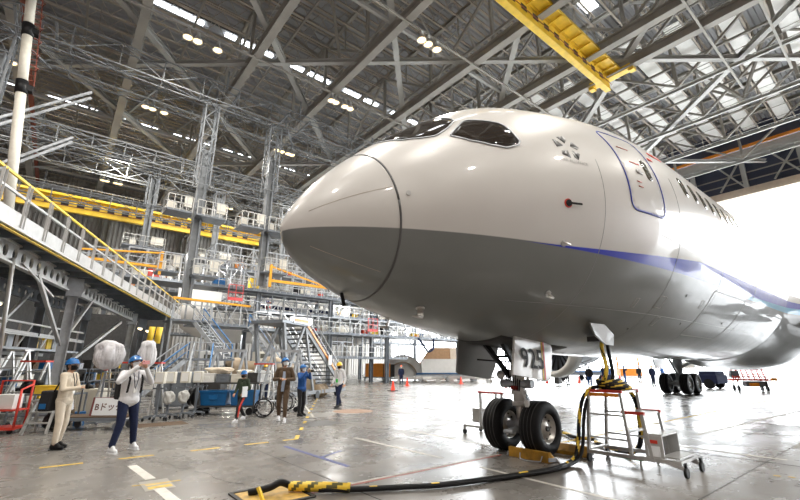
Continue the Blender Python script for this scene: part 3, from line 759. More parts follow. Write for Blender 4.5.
# X direction lattice girders and the diagonal bracing in the lower plane
for k, y in enumerate((-3.0, 18.6, 44.5, 62.0)):
    t = thing('longitudinal_girder', ['pale lattice girder along the hangar, nearest overhead', 'pale lattice girder along the hangar above the aircraft nose', 'pale lattice girder along the hangar beyond the work platforms', 'pale lattice girder along the hangar near the far wall'][k], 'girder', (0, y, 0))
    mb = MB(); mb.bar((XB+1, 0, 24.6), (DX-2, 0, 24.6), .22, .26); mb.build('lower_chord', M['steel_light'], t)
    mb = MB(); x = XB+1; i = 0
    while x < DX-8:
        mb.bar((x, 0, 24.6), (x+3.3, 0, 29.2), .12); mb.bar((x+3.3, 0, 29.2), (x+6.6, 0, 24.6), .12); x += 6.6
    mb.build('web', M['steel_light'], t)
brc = thing('roof_bracing', 'pale steel bracing crossing diagonally under the whole hangar roof', 'bracing', (0, 0, 24))
def strut(p, q, w, lab):
    """a diagonal strut clipped to the hangar"""
    p, q = V(p), V(q); t0, t1 = 0.0, 1.0
    for i, lo, hi in ((0, XB+1, DX-2), (1, YN+1, YW-1)):
        d = q[i]-p[i]
        if abs(d) > 1e-6:
            a, b = (lo-p[i])/d, (hi-p[i])/d
            if a > b: a, b = b, a
            t0, t1 = max(t0, a), min(t1, b)
    if t1-t0 < .02: return
    a, b = p.lerp(q, t0), p.lerp(q, t1); mb = MB(); mb.hbeam(a, b, w, w*1.0, .05)
    mb.build('diagonal_brace', M['steel_light'], brc, world=True)
zb = 24.55
for c in (28.7, 41.5, 16.1, 3.2, -9.7, -22.5, -35.3, 54): strut((XB, c+1.07*XB, zb), (DX, c+1.07*DX, zb), .42, 'pale steel brace running diagonally under the roof')
for c in (-9.5, 13, 35.2, 57, 79, 101): strut((XB, c-.83*XB, zb-.05), (DX, c-.83*DX, zb-.05), .36, 'pale steel brace running diagonally under the roof')
# inclined struts between the lower and upper planes
def kbr(nodes, lab, grp):
    for (x, y) in nodes:
        for dx, dy in ((3.2, 3.3), (-3.2, 3.3), (3.2, -3.3), (-3.2, -3.3)):
            mb = MB(); mb.bar((x, y, 24.5), (x+dx, y+dy, 29.0), .2); mb.build('inclined_strut', M['steel_light'] if (x+y) % 2 < 1 else M['steel'], brc, world=True)
kbr([(x, y) for x in (.8, 14.4, 27.2, 43.6) for y in (5.6, 25.4, 45.2)], 'short inclined strut rising from the lower roof plane', 'inclined roof struts')
# door header truss
t = thing('door_header_girder', 'deep white lattice girder over the hangar door with orange rail', 'girder', (DX, 0, 0))
mb = MB(); mb.span((-.8, YN, 26.2), (.8, YW, 27.2)); mb.build('upper_chord', M['steel_light'], t)
mb = MB(); mb.span((-.9, YN, 21.6), (.9, YW, 22.3)); mb.span((-1.5, YN, 21.2), (1.5, YW, 21.6)); mb.build('lower_chord', M['card'], t)
mb = MB(); y = YN+2; i = 0
while y < YW-5:
    mb.bar((-.5, y, 22.2), (-.5, y, 26.3), .5, .4); mb.bar((-.5, y, 22.3), (-.5, y+2.6, 26.2), .18); mb.bar((-.5, y+5.2, 22.3), (-.5, y+2.6, 26.2), .18) if 0 else mb.bar((-.5, y, 26.2), (-.5, y+2.6, 22.6), .18); y += 5.2
mb.build('web', M['steel_light'], t)
mb = MB(); mb.span((-1.15, YN, 27.25), (-.9, YW, 27.55)); mb.build('rail', M['orange'], t)
mb = MB(); mb.span((.5, YN, 22.3), (.7, YW, 26.2)); mb.build('backing_sheet', mat('navy sheet', (.05, .06, .10), .5), t)
for z in (23.4, 24.4): mb = MB(); mb.bar((-.2, YN, z), (-.2, YW, z), .12); mb.build('pipe_run', M['steel'], t)
mb = MB(); mb.span((-.3, YN, 27.2), (.1, YW, ZR+.3)); struct('wall_door_header', MB().span((DX-.2, YN, 27.6), (DX+.2, YW, ZR+.4)), mat('navy gable sheet', (.06, .07, .11), .6))

# yellow cranes ------------------------------------------------------
def crane(x0, x1, y, z, lab, wd=1.0):
    t = thing('overhead_crane', lab, 'crane', (x0, y, z)); L = x1-x0
    mb = MB(); mb.span((0, -.22, 0), (L, .22, .1)); mb.span((0, -.16, .1), (L, -.1, 1.35)); mb.span((0, .1, .1), (L, .16, 1.35)); mb.span((0, -.3, 1.35), (L, .3, 1.45)); mb.build('girder', M['yellow'], t, bevel=.01)
    mb = MB(); mb.span((0, -1.15, 1.3), (L, -.35, 1.36)); mb.span((0, -1.2, 1.2), (L, -1.12, 1.42)); k = 0
    while k < L-.1: mb.bar((k+.1, -.1, 1.2), (k+.1, -1.2, 1.2), .12); k += 1.25
    mb.build('service_walkway', M['yellow'], t)
    k = .7; n = 0
    dk = MB()
    while k < L-.8: dk.span((k, -.168, .55), (k+.6, -.155, 1.0)); k += 1.25
    dk.build('web_opening', M['dark'], t)
    mb = MB(); mb.bar((0, -1.18, 2.3), (L, -1.18, 2.3), .04); k = .05
    while k < L: mb.bar((k, -1.18, 1.35), (k, -1.18, 2.3), .04); k += 1.8
    mb.build('railing', M['steel_light'], t)
    for e in (0, L):
        mb = MB(); mb.box((e, -.3, 1.15), (.6, 3.2, .4)); mb.box((e, -1.9, 1.0), (.5, .4, .5)); mb.box((e, 1.2, 1.0), (.5, .4, .5)); mb.build('end_truck', M['yellow'], t, bevel=.02)
    mb = MB(); mb.bar((0, -.3, .5), (L, -.3, .5), .03, .06); mb.build('festoon_rail', M['redox'], t)
    return t
crane(14.5, 30.6, 11.6, 22.6, 'yellow overhead crane girder hanging high above the aircraft nose')
crane(-9, 17.5, 50, 16.2, 'long yellow overhead crane girder low in front of the far ribbed wall')
# lamps ---------------------------------------------------------------
def make_lamp():
    t = thing('high_bay_lamp', 'round warm high bay lamp', 'lamp', (0, 0, 0), 0, 'high bay lamps under the roof')
    mb = MB(); mb.lathe([(.10, .5), (.16, .42), (.30, .12), (.34, 0), (.31, .02), (.14, .38), (.02, .40)], (0, 0, 0), 'Z', 20); mb.cyl((0, 0, .45), (0, 0, .8), .03, 8); mb.box((0, 0, .62), (.2, .2, .25)); mb.build('reflector', M['alu'], t)
    mb = MB(); mb.lathe([(.001, -.02), (.20, 0), (.27, .06), (.001, .10)], (0, 0, 0), 'Z', 20); mb.build('lens', M['lamp'], t); return t
spots = [(3.3, 26.6, 'a'), (3.9, 26.6, 'a'), (5.2, 26.6, 'a'), (15.6, 17, 'b'), (16.2, 17, 'b'), (17.0, 17, 'b'), (14.2, 26.6, 'c'), (14.6, 26.6, 'c'), (15.5, 26.6, 'c'), (16.0, 26.6, 'c'),
         (-6.5, 37.2, 'd'), (-6.0, 37.2, 'd'), (2.4, 37.2, 'e'), (2.9, 37.2, 'e'), (3.8, 37.2, 'e'), (.9, 56.8, 'f'), (1.3, 56.8, 'f'), (2.2, 56.8, 'f'), (2.6, 56.8, 'f'), (14.0, 37.2, 'g'), (14.5, 37.2, 'g'), (15.2, 37.2, 'g'), (15.6, 37.2, 'g'),
         (27, 26.6, 'h'), (27.5, 26.6, 'h'), (3.3, 12, 'i'), (3.9, 12, 'i'), (15.6, 5, 'j'), (16.2, 5, 'j'), (28, 37.2, 'k'), (28.6, 37.2, 'k'), (15, 56.8, 'l'), (15.6, 56.8, 'l'), (3.3, 2, 'm'), (3.9, 2, 'm'), (-8, 5, 'n'), (-8, 17, 'n')]
where = {'a': 'in the cluster left of the long skylight', 'b': 'in the bright cluster just above the cockpit', 'c': 'in the cluster of four above the aircraft nose', 'd': 'at the left edge of the photo', 'e': 'in the cluster over the lattice work bridge', 'f': 'in the farthest cluster near the far wall', 'g': 'in the row above the second lift mast', 'h': 'above the aircraft cabin roof', 'i': 'high over the floor left of the aircraft', 'j': 'high over the parked aircraft', 'k': 'deep over the docking', 'l': 'far back above the dock', 'm': 'overhead near the camera', 'n': 'over the back of the hangar'}
l0 = make_lamp(); cat_t = thing
first = True
for x, y, kx in spots:
    o = l0 if first else copy_tree(l0); first = False
    o.location = (x, y, 22.7); o['label'] = 'round warm high bay lamp ' + where[kx]; o['group'] = 'high bay lamps ' + where[kx]
# lamp tracks they hang from
for y, x0, x1, lab in ((26.6, -14, 40, 'thin lamp track over the aircraft nose'), (17, -14, 40, 'thin lamp track above the cockpit'), (12, -14, 13, 'short lamp track left of the yellow crane'), (5, -14, 40, 'thin lamp track over the parked aircraft cabin'), (2, -14, 40, 'thin lamp track nearest the camera'), (37.2, -14, 50, 'thin lamp track past the lift masts'), (56.8, -14, 50, 'thin lamp track near the far wall')):
    mb = MB(); mb.bar((x0, y, 23.52), (x1, y, 23.52), .14, .12); tag(mb.build('lamp_track', M['steel']), lab, 'rail')
# pipe column and steel column at the far left
t = thing('inclined_duct', 'pale inclined duct with black clamps beside a red ladder at the left edge', 'duct', (-4.73, 29.2, 23))
def dp(z): return V(((23-z)*.111, 0, z-23))
for za, zb_ in ((24, 20.9), (20.3, 17.2), (16.6, 9.5)): mb = MB(); mb.cyl(dp(za), dp(zb_), .24, 18); mb.build('pipe', M['cream'], t)
mb = MB(); mb.bar(dp(23.7), dp(23.7)+V((-1.0, 0, .2)), .12); mb.build('bracket', M['steel'], t)
for z in (20.6, 16.9): mb = MB(); mb.cyl(dp(z-.4), dp(z+.4), .29, 14); mb.box(dp(z)+V((.3, 0, 0)), (.4, .4, .35)); mb.build('clamp', M['black'], t)
t = thing('access_ladder', 'red oxide caged ladder hanging high beside the pale duct', 'ladder', (-3.9, 29.9, 17.5)); t.rotation_euler = (0, -.11, 0); mb = MB()
for q in (-.25, .25): mb.bar((q, 0, 0), (q, 0, 6.4), .06)
z = 0
while z < 6.4: mb.bar((-.25, 0, z), (.25, 0, z), .04); z += .35
mb.build('rungs', M['redox'], t); mb = MB(); z = 1
while z < 6.4:
    mb.tube([(.25, 0, z), (.4, -.4, z), (0, -.7, z), (-.4, -.4, z), (-.25, 0, z)], .025, 5); z += .9
mb.build('cage', M['redox'], t)
for x in (-8.5, 3, 14.5, 26, 37.5, 49):
    mb = MB(); mb.hbeam((x, YW-.8, 0), (x, YW-.8, 29), .8, .8, .1); tag(mb.build('wall_column', M['steel']), 'grey steel column against the far ribbed wall', 'column', 'columns of the far wall')
for x in (-8.5, 3, 14.5, 26, 37.5):
    mb = MB(); mb.bar((x, YW-.6, 8), (x+5.7, YW-.6, 20), .35); mb.bar((x+11.4, YW-.6, 8), (x+5.7, YW-.6, 20), .35); tag(mb.build('wall_brace', M['steel']), 'grey steel brace against the far ribbed wall', 'brace', 'braces of the far wall')
M['amber'] = mat('amber safety paint', (.85, .40, .03), .4, var=.08, scale=3)
# ---------------------------------------------------------------- hanging work bridge and masts
DY = 36.0
def lattice(mb, a, b, w, h, step, r=.06, mi=0):
    """box lattice girder from a to b"""
    a, b = V(a), V(b); d = (b-a); L = d.length; d.normalize(); up = V((0, 0, 1)) if abs(d.z) < .9 else V((0, 1, 0)); sd = d.cross(up).normalized(); up = sd.cross(d)
    c = [sd*(i*w/2)+up*(j*h/2) for i, j in ((-1, -1), (1, -1), (1, 1), (-1, 1))]
    for k in c: mb.bar(a+k, b+k, r*2)
    n = max(1, int(L/step))
    for i in range(n+1):
        p = a+d*(L*i/n)
        for k in range(4): mb.bar(p+c[k], p+c[(k+1) % 4], r*1.2)
        if i < n:
            q = a+d*(L*(i+1)/n)
            for k in range(4):
                if (i+k) % 2: mb.bar(p+c[k], q+c[(k+1) % 4], r*1.2)
                else: mb.bar(p+c[(k+1) % 4], q+c[k], r*1.2)
    return mb
def bridge(y, lab, x0=-13, x1=34, z=21.9):
    t = thing('lattice_bridge', lab, 'bridge', (0, y, z))
    mb = MB(); lattice(mb, (x0, -1.1, 0), (x1, -1.1, 0), .9, 1.6, 2.6, .034); mb.build('front_girder', M['bridge'], t)
    mb = MB(); lattice(mb, (x0, 1.9, 0), (x1, 1.9, 0), .9, 1.6, 2.6, .034); mb.build('rear_girder', M['bridge'], t)
    for x in (-4.5, 7, 13.2, 21): 
        mb = MB(); mb.bar((x, -1.1, .8), (x, -1.1, 24.3-z), .12); mb.bar((x, 1.9, .8), (x, 1.9, 24.3-z), .12); mb.bar((x-1, -1.1, .8), (x-1, 1.9, .8), .14); mb.bar((x+1, -1.1, .8), (x+1, 1.9, .8), .14); mb.bar((x-1, -1.1, -.8), (x+1, 1.9, -.8), .1); mb.build('cross_tie', M['bridge'], t)
    return t
bridge(31.5, 'grey lattice bridge that carries the lift masts, nearer one'); bridge(47.5, 'grey lattice bridge hanging behind the first one', z=21.5)
bridge(63, 'grey lattice bridge farthest back under the roof', z=21.5)
def mast(x, y, ztop, zbot, lab, ply):
    t = thing('telescopic_mast', lab, 'lift mast', (x, y, 0))
    mb = MB(); lattice(mb, (0, 0, (ztop+zbot)/2+1), (0, 0, ztop), .95, .95, 1.25, .045); mb.build('lattice_section', M['bridge'], t)
    mb = MB(); mb.hbeam((0, 0, zbot), (0, 0, (ztop+zbot)/2+4), .5, .5, .06); mb.bar((.35, .1, zbot), (.35, .1, ztop), .14); mb.build('inner_column', M['bridge'], t)
    for z, dx, sx in ply:
        pf = MB(); pf.box((dx, -.2, z), (sx, 1.5, .14)); pl = pf.build('platform', M['galv_d'], t)
        r = MB()
        for zz in (.55, 1.1): 
            for a, b in (((-1, -1), (1, -1)), ((1, -1), (1, 1)), ((1, 1), (-1, 1)), ((-1, 1), (-1, -1))): r.bar((dx+a[0]*sx/2, -.2+a[1]*.75, z+zz), (dx+b[0]*sx/2, -.2+b[1]*.75, z+zz), .05)
        for i in range(5):
            xx = dx-sx/2+sx*i/4
            for yy in (-.95, .55): r.bar((xx, yy, z), (xx, yy, z+1.1), .05)
        r.build('platform_railing', M['alu'], pl)
        bx = MB(); bx.box((dx+sx*.3, -.85, z+.75), (sx*.3, .2, .8)); bx.build('control_box', M['cream'], pl); bx = MB(); bx.box((dx-sx*.25, .2, z+.5), (.5, .4, .7)); bx.build('tool_locker', M['cream'], pl)
    return t
mast(6.3, 31.3, 21.2, 5.8, 'tall telescopic lift mast with two caged platforms, left one', [(12.0, .8, 2.0), (12.0, -1.3, 1.6), (7.7, .9, 1.7), (7.7, -1.4, 1.3)])
mast(11.4, 31.3, 21.2, 7.6, 'tall telescopic lift mast with caged platforms next to the aircraft nose', [(11.9, 1.0, 2.2), (11.9, -1.3, 1.8), (8.6, .8, 1.8)])
mast(5.0, 47.3, 20.8, 12.5, 'telescopic lift mast behind the left one', [(13.0, 0, 3.6)])
mast(11.6, 47.3, 20.8, 11.5, 'telescopic lift mast between the two tall ones', [(12.6, 0, 3.8)])
LM = mast(-5.6, 31.3, 21.2, 10.3, 'lift mast with white control box at the left edge', [(12.4, -.2, 2.0)])
mast(19.5, 47.3, 20.8, 11, 'rear telescopic lift mast hidden behind the aircraft nose', [(11.5, 0, 3.6)])
# hanging diagonal arms
for i, (a, b) in enumerate((((-5.2, 31, 15.2), (-1.04, 31, 19.0)), ((-5.2, 31, 14.7), (-1.0, 31, 18.6)), ((-5.2, 31, 11.9), (-1.44, 31, 15.5)), ((-5.2, 31, 11.5), (-1.4, 31, 15.2)))):
    mb = MB(); mb.bar(a, b, .13); mb.build('diagonal_arm', M['galv'], LM, world=True)
for x0, x1 in ((-5.5, 2.0), (-5, 3.4)):
    pass
mb = MB(); lattice(mb, (-8, 33, 16.4), (24, 33, 16.4), .7, 1.0, 1.8, .035); tag(mb.build('lattice_beam', M['bridge']), 'thin lattice beam strung between the lift masts', 'beam')
mb = MB(); lattice(mb, (-8, 40, 14.6), (26, 40, 14.6), .7, 1.0, 1.8, .035); tag(mb.build('lattice_beam', M['bridge']), 'thin lattice beam low behind the lift masts', 'beam')
rs = random.Random(11)
# ---------------------------------------------------------------- docking scaffold
def bay(name='scaffold_bay', W=2.4, D=3.0, H=2.2, rails=True, brace=1, mesh=True, deckm='galv_d'):
    t = thing(name, 'grey scaffold bay', 'scaffold')
    d = MB(); d.box((W/2, D/2, 0), (W, D, .12)); d.box((W/2, -.02, .02), (W, .06, .24)); d.build('deck', M[deckm], t)
    f = MB()
    for x in (0, W/2):
        for y in (0, D): f.bar((x, y, 0), (x, y, H), .11)
    f.bar((0, 0, H), (W, 0, H), .11); f.bar((0, D, H), (W, D, H), .10)
    f.bar((0, 0, H), (0, D, H), .08); f.build('posts', M['galv'], t)
    if brace:
        f = MB(); f.bar((0, 0, 0), (W/2, 0, H), .06); f.bar((W, 0, 0), (W/2, 0, H), .06); f.bar((0, D, H), (W, D, 0), .06); f.bar((0, 0, H*.5), (0, D, H*.9), .05); f.build('diagonals', M['galv'], t)
    if rails:
        f = MB()
        for z in (.55, 1.1): f.bar((0, -.05, z), (W, -.05, z), .05)
        for i in range(5): f.bar((W*i/4, -.05, 0), (W*i/4, -.05, 1.1), .045)
        f.build('guard_rail', M['alu'], t)
    return t
protos = [bay(), bay(brace=0), bay(H=1.5, brace=1), bay(H=2.2, rails=False)]
levels = [('upper deck of the dock', DY, 8.1, 3, 42, 0), ('lower deck of the dock', DY, 4.75, 13, 43, 1), ('inner deck next to the dock stair', DY-.2, 4.9, 8, 13, 0), ('middle walkway of the dock', DY+1.2, 6.5, 10, 40, 2), ('top walkway of the dock', DY+4, 10.6, 10, 40, 0), ('rear upper deck behind the docked aircraft', DY+14, 9.5, 0, 44, 1), ('rear lower deck behind the docked aircraft', DY+14, 5.0, 4, 46, 3), ('floor frames of the dock', DY+.4, 2.5, 16, 30, 1), ('far left deck', DY+8, 9.6, -4, 3, 2)]
used = set()
for lname, y, z, x0, x1, pi in levels:
    x = x0; k = 0
    while x < x1-1:
        p = protos[2] if lname.startswith(('middle', 'lower')) else protos[(pi+(k % 3 == 2)) % 4]
        if id(p) in used: o = copy_tree(p)
        else: o = p; used.add(id(p))
        o.location = (x, y, z); o['label'] = 'grey steel scaffold bay with rails on the '+lname if 'frames' not in lname else 'grey steel scaffold bay among the '+lname; o['group'] = 'scaffold bays, '+lname
        x += 2.4; k += 1
for p in protos:
    if id(p) not in used:
        for c in KIDS(p): bpy.data.objects.remove(c)
        bpy.data.objects.remove(p)
# columns of the dock
def col(x, y, z1, lab='grey H section column carrying the dock', grp='dock columns', w=.34, z0=0):
    mb = MB(); mb.hbeam((x, y, z0), (x, y, z1), w, w, .04); tag(mb.build('dock_column', M['galv_d']), lab, 'column', grp)
for x in (13.2, 20.5, 27.5): col(x, DY+.3, 8); col(x, DY+3.2, 8)
col(41.5, DY+3.2, 8)
mb = MB(); mb.span((-12, DY+2.3, 0), (7, DY+2.4, 5.4)); tag(mb.build('dock_shade_sheet', M['dark']), 'added dark sheet for the shade below the docked aircraft nose', 'backdrop')  # dark sheet added in place of the deep shade under the dock
for x in (3, 13, 23, 33, 43): col(x, DY+13.7, 9.4, 'grey column of the rear dock', 'rear dock columns')
# clutter on the dock: panels, boxes, gates, signs
def boxy(name, lab, cat, c, d, m, grp=None, bevel=.02, rot=None):
    mb = MB(); mb.box((0, 0, 0), d, rot); o = mb.build(name, M[m] if isinstance(m, str) else m, bevel=bevel); o.location = c; return tag(o, lab, cat, grp)
t = thing('sign_board', 'long blank white board on the dock railing below the upper deck', 'board', (6.9, DY-.25, 7.15)); MB().box((1.4, 0, 0), (3.2, .08, .75)).build('panel', M['white'], t, bevel=.01); MB().box((1.4, .06, 0), (3.3, .05, .85)).build('backing_frame', M['alu'], t)
t = thing('work_light_box', 'bright white light box hung on the dock right of the stair truck', 'lamp', (17.2, DY-.27, 5.65)); MB().box((0, 0, 0), (2.0, .25, .62)).build('diffuser', mat('light box', (1, 1, 1), .3, emit=(1, 1, 1), est=1.6), t, bevel=.02); MB().box((0, .16, 0), (2.2, .1, .8)).build('housing', M['galv'], t)
for x, z in ((10.4, 7.0), (24.6, 5.15)):
    t = thing('safety_gate', 'red framed safety gate on the dock near %s' % ('the docked aircraft lettering' if x < 12 else 'the hanging blue hose'), 'gate', (x, DY-.3, z)); f = MB()
    for q in (0, .6, 1.2): f.bar((q, 0, 0), (q, 0, 1.3), .05)
    for q in (0, .65, 1.3): f.bar((0, 0, q), (1.2, 0, q), .06)
    f.build('frame', M['gatered'], t); MB().box((.6, .03, .12), (1.2, .03, .24)).build('kick_plate', M['gatered'], t)
names = [('toolbox', 'tool box'), ('storage_crate', 'crate'), ('cable_reel_box', 'box'), ('panel_case', 'case')]
cl = [('white', 'white'), ('cream', 'cream'), ('blue', 'blue'), ('galv', 'grey'), ('orange', 'orange'), ('red', 'red'), ('black', 'black'), ('yellow', 'yellow')]
for k in range(130):
    nm, ct = names[k % 4]; cm, cn = cl[rs.choice((0, 0, 0, 1, 1, 2, 3, 3, 4, 5, 6, 7, 1, 0))]
    lv = rs.choice(((DY, 8.18, 3, 41, 'upper deck of the dock'), (DY, 4.83, 13, 42, 'lower deck of the dock'), (DY+1.2, 6.58, 10, 38, 'middle walkway of the dock'), (DY+14, 9.58, 1, 42, 'rear upper deck'), (DY+4, 10.68, 10, 38, 'top walkway of the dock')))
    dx, dy, dz = rs.uniform(.3, 1.3), rs.uniform(.3, .7), rs.uniform(.3, 1.0)
    x = rs.uniform(lv[2], lv[3]); mb = MB(); mb.box((0, 0, dz/2), (dx, dy, dz)); mb.box((0, 0, dz+.02), (dx+.04, dy+.04, .05)); mb.box((0, -dy/2-.01, dz*.6), (dx*.4, .03, .05)); o = mb.build(nm, M[cm], bevel=.01)
    o.location = (x, lv[0]+rs.uniform(.5, 2.3), lv[1]); tag(o, 'small %s %s standing on the %s' % (cn, ct, lv[4]), ct, '%s %s on the %s' % (cn, nm.replace('_', ' '), lv[4]))
# yellow jib arms
def jib(x, y, z, L, lab, h=1.1, sg=1, dy=0):
    t = thing('jib_arm', lab, 'jib', (x, y, z)); f = MB(); f.bar((0, 0, -h-.5), (0, 0, .15), .18); f.build('post', M['amber'], t)
    f = MB(); f.bar((0, 0, 0), (sg*L, dy, -h), .10, .12); f.bar((0, 0, -h), (sg*L, dy, -h), .16, .2); f.build('boom', M['amber'], t)
jib(11.8, 30.4, 9.05, 5.2, 'orange yellow jib arm pointing towards the aircraft nose')
t = thing('barrier_frame', 'yellow orange barrier frame above the walkway', 'barrier', (.1, 30.5, 7.5)); f = MB()
f.bar((0, 0, .9), (4.3, 0, 1.35), .10); f.bar((.4, 0, .4), (4.3, 0, .4), .15); f.bar((4.3, 0, -.1), (4.3, 0, 1.45), .16); f.bar((0, 0, -.1), (0, 0, .95), .10); f.build('frame', M['amber'], t)
mb = MB(); mb.bar((5.4, 30.4, 6.0), (10.5, 30.4, 5.85), .16, .14); tag(mb.build('guard_bar', M['amber']), 'orange guard bar level with the walkway end', 'barrier')
# ---------------------------------------------------------------- docked second airliner
M['white_hull'] = mat('white hull', (.82, .81, .78), .3, coat=.4, var=.03, scale=1)
d2 = thing('docked_airliner', 'white passenger airliner half hidden behind the dock scaffolding', 'airplane', (8.0, DY+8, 6.9))
mb = MB(); n = 40; rows = []
for i in range(31):
    x = i*.95; r = 2.95*(1-(1-min(1, x/6.5))**2.0)**.55 if x > 0 else .02
    if x > 19: r *= 1-.75*((x-19)/10)**1.5
    zc = -.5*(1-min(1, x/6.5)) if x < 6.5 else (.9*((x-19)/10)**1.5 if x > 19 else 0)
    rows.append([(x, r*math.cos(2*PI*k/n), zc+r*math.sin(2*PI*k/n)) for k in range(n)])
vs = [p for r in rows for p in r]; fs = [(i*n+k, i*n+(k+1) % n, (i+1)*n+(k+1) % n, (i+1)*n+k) for i in range(30) for k in range(n)]
mb.add(vs, fs, 0, True); mb.build('fuselage', M['white_hull'], d2)
def dsurf(x, z, e=.01): return (x, -math.sqrt(max(0, 2.95**2-z*z))-e, z)
vs, fs = text_mesh('ANA', .95, .02); mb = MB(); mb.add([dsurf(6.6+v.x, 1.1+v.y) for v in vs], fs); mb.build('lettering', mat('lettering blue', (.01, .02, .25), .4), d2)['label'] = 'navy blue airline lettering'
for z0, z1, x0, x1, m in ((.35, .75, 2.6, 18.5, 'navy'), (1.45, 1.8, 2.4, 6.0, 'navy'), (-.15, .2, 5, 18.5, 'blue')):
    mb = MB(); k = 0; vs = []
    for i in range(11):
        z = z0+(z1-z0)*i/10; vs += [dsurf(max(x0, 6.5), z), dsurf(x1, z)] if x0 < 7 and x1 > 8 else [dsurf(x0+3.6, z), dsurf(x1, z)]
    mb.add(vs, [(2*i, 2*i+1, 2*i+3, 2*i+2) for i in range(10)]); mb.build('stripe', M[m], d2)
for k in range(18):
    x = 7.5+k*.62; vs = []
    if 6.5 < x < 12: continue
    for i in range(5):
        z = .95+.42*i/4; vs += [dsurf(x, z, .012), dsurf(x+.25, z, .012)]
    mb = MB(); mb.add(vs, [(2*i, 2*i+1, 2*i+3, 2*i+2) for i in range(4)]); mb.build('cabin_window', M['cabin_glass'], d2)
mb = MB(); mb.add([(12, -2, -1.5), (17, -2, -1.2), (18, -4.4, -.9), (15.5, -4.4, -1.0)], [(0, 1, 2, 3)]); mb.prism([(12, -2, -1.5), (17, -2, -1.2), (18, -4.4, -.9), (15.5, -4.4, -1.0)], (0, 0, .3)); mb.build('wing', M['white_hull'], d2)
for x in (4.5, 15):
    mb = MB(); mb.cyl((x, 0, -6.9), (x, 0, -2.2), .3, 14); mb.cyl((x, -.6, -6.35), (x, .6, -6.35), .55, 20); mb.build('landing_gear', M['galv'], d2)
# small engines / jackets on stands inside the dock, seen as dark brown round bodies
for i, (x, y, z) in enumerate(((10.4, 30.6, 1.5), (12.6, 29.6, 1.6))):
    t = thing('engine_core', 'brown and steel engine core on a stand under the dock, %s one' % ('left' if i == 0 else 'right'), 'engine', (x, y, 0))
    mb = MB(); mb.lathe([(.3, -1.1), (.7, -1.0), (.75, -.3), (.55, .2), (.5, .9), (.35, 1.1)], (0, 0, z), 'X', 24); mb.build('casing', M['cowl_in'], t)
    mb = MB(); 
    for q in (-.8, .8): mb.bar((q, -.6, 0), (q, -.2, z), .12); mb.bar((q, .6, 0), (q, .2, z), .12); mb.bar((q, -.7, .1), (q, .7, .1), .12)
    mb.build('stand', M['galv_d'], t)
# ---------------------------------------------------------------- raised walkway on the left
WZ = 5.3; dr = V((.3586, .9335, 0)); nl = V((-dr.y, dr.x, 0)); L = 27.2
e0 = V((-1.62, 13.2, WZ))-dr*3
t = thing('raised_walkway', 'long raised grey walkway with yellow topped railing at the left', 'walkway', (e0.x, e0.y, 0)); o0 = V((e0.x, e0.y, 0))
def W_(u, v, z): return dr*u+nl*v+V((0, 0, z))
mb = MB(); mb.prism([W_(0, .05, WZ-.10), W_(L, .05, WZ-.10), W_(L, 2.6, WZ-.10), W_(0, 5.6, WZ-.10)], (0, 0, .08)); mb.build('deck', M['galv_d'], t)
mb = MB(); mb.bar(W_(0, 0, WZ-.12), W_(L, 0, WZ-.12), .08, .42); mb.build('edge_beam', M['alu'], t)['label'] = 'pale edge beam'
mb = MB(); mb.bar(W_(0, .1, WZ-.36), W_(L, .1, WZ-.35), .10, .025); mb.build('trim_strip', M['yellow'], t)
mb = MB(); k = .6
while k < L: mb.bar(W_(k, .1, WZ-.25), W_(k, 5.5-2.9*k/L, WZ-.25), .08, .22); k += 1.35
mb.build('deck_joist', M['galv_d'], t)
rr = MB()
rr.bar(W_(0, -.02, WZ+.92), W_(L, -.02, WZ+.92), .06); rr.build('top_rail', M['yellow'], t)['label'] = 'yellow top rail'
rr = MB(); rr.bar(W_(0, -.02, WZ+.52), W_(L, -.02, WZ+.52), .06); rr.build('mid_rail', M['alu'], t)
k = .3
while k < L:
    rr = MB(); rr.bar(W_(k, -.04, WZ-.25), W_(k, -.04, WZ+.92), .075, .055); rr.bar(W_(k+.14, -.04, WZ-.25), W_(k+.14, -.04, WZ+.92), .045, .045); rr.build('railing_post', M['alu'], t); k += 1.2
# beam with round holes under the inner edge
def holed(a, b, h, w=.12, hole=.26, step=.46):
    mb = MB(); a, b = V(a), V(b); d = (b-a); LL = d.length; d.normalize(); 
    mb.bar(a+V((0, 0, h/2)), b+V((0, 0, h/2)), w*1.6, .05); mb.bar(a-V((0, 0, h/2)), b-V((0, 0, h/2)), w*1.6, .05)
    n = int(LL/step); st = LL/n
    for i in range(n):
        c = a+d*(st*(i+.5)); m = 12; out = []; inn = []
        for k in range(m):
            q = 2*PI*k/m+PI/m; cx_, sz = math.cos(q), math.sin(q); s_ = 1/max(abs(cx_), abs(sz))
            out.append(c+d*(st/2*cx_*s_)+V((0, 0, (h/2-.02)*sz*s_))); inn.append(c+d*(hole/2*cx_)+V((0, 0, hole/2*1.15*sz)))
        sd = V((-d.y, d.x, 0))*(w/2*.5); vs = [p+sd for p in out+inn]+[p-sd for p in out+inn]; fs = []
        for k in range(m):
            k2 = (k+1) % m; fs += [(k, k2, m+k2, m+k), (2*m+k, 3*m+k, 3*m+k2, 2*m+k2), (m+k, m+k2, 3*m+k2, 3*m+k)]
        mb.add(vs, fs)
    return mb
h0, h1 = W_(1.0, .55, WZ-.55), W_(22.4, 1.95, WZ-.55)
holed(h0, h1, .56, step=.55, hole=.3).build('holed_beam', M['alu'], t)['label'] = 'grey beam with a row of round holes'
holed(W_(0, 3.4, WZ-.62), W_(20, 3.8, WZ-.62), .45, step=.55, hole=.26).build('holed_beam', M['galv_d'], t)
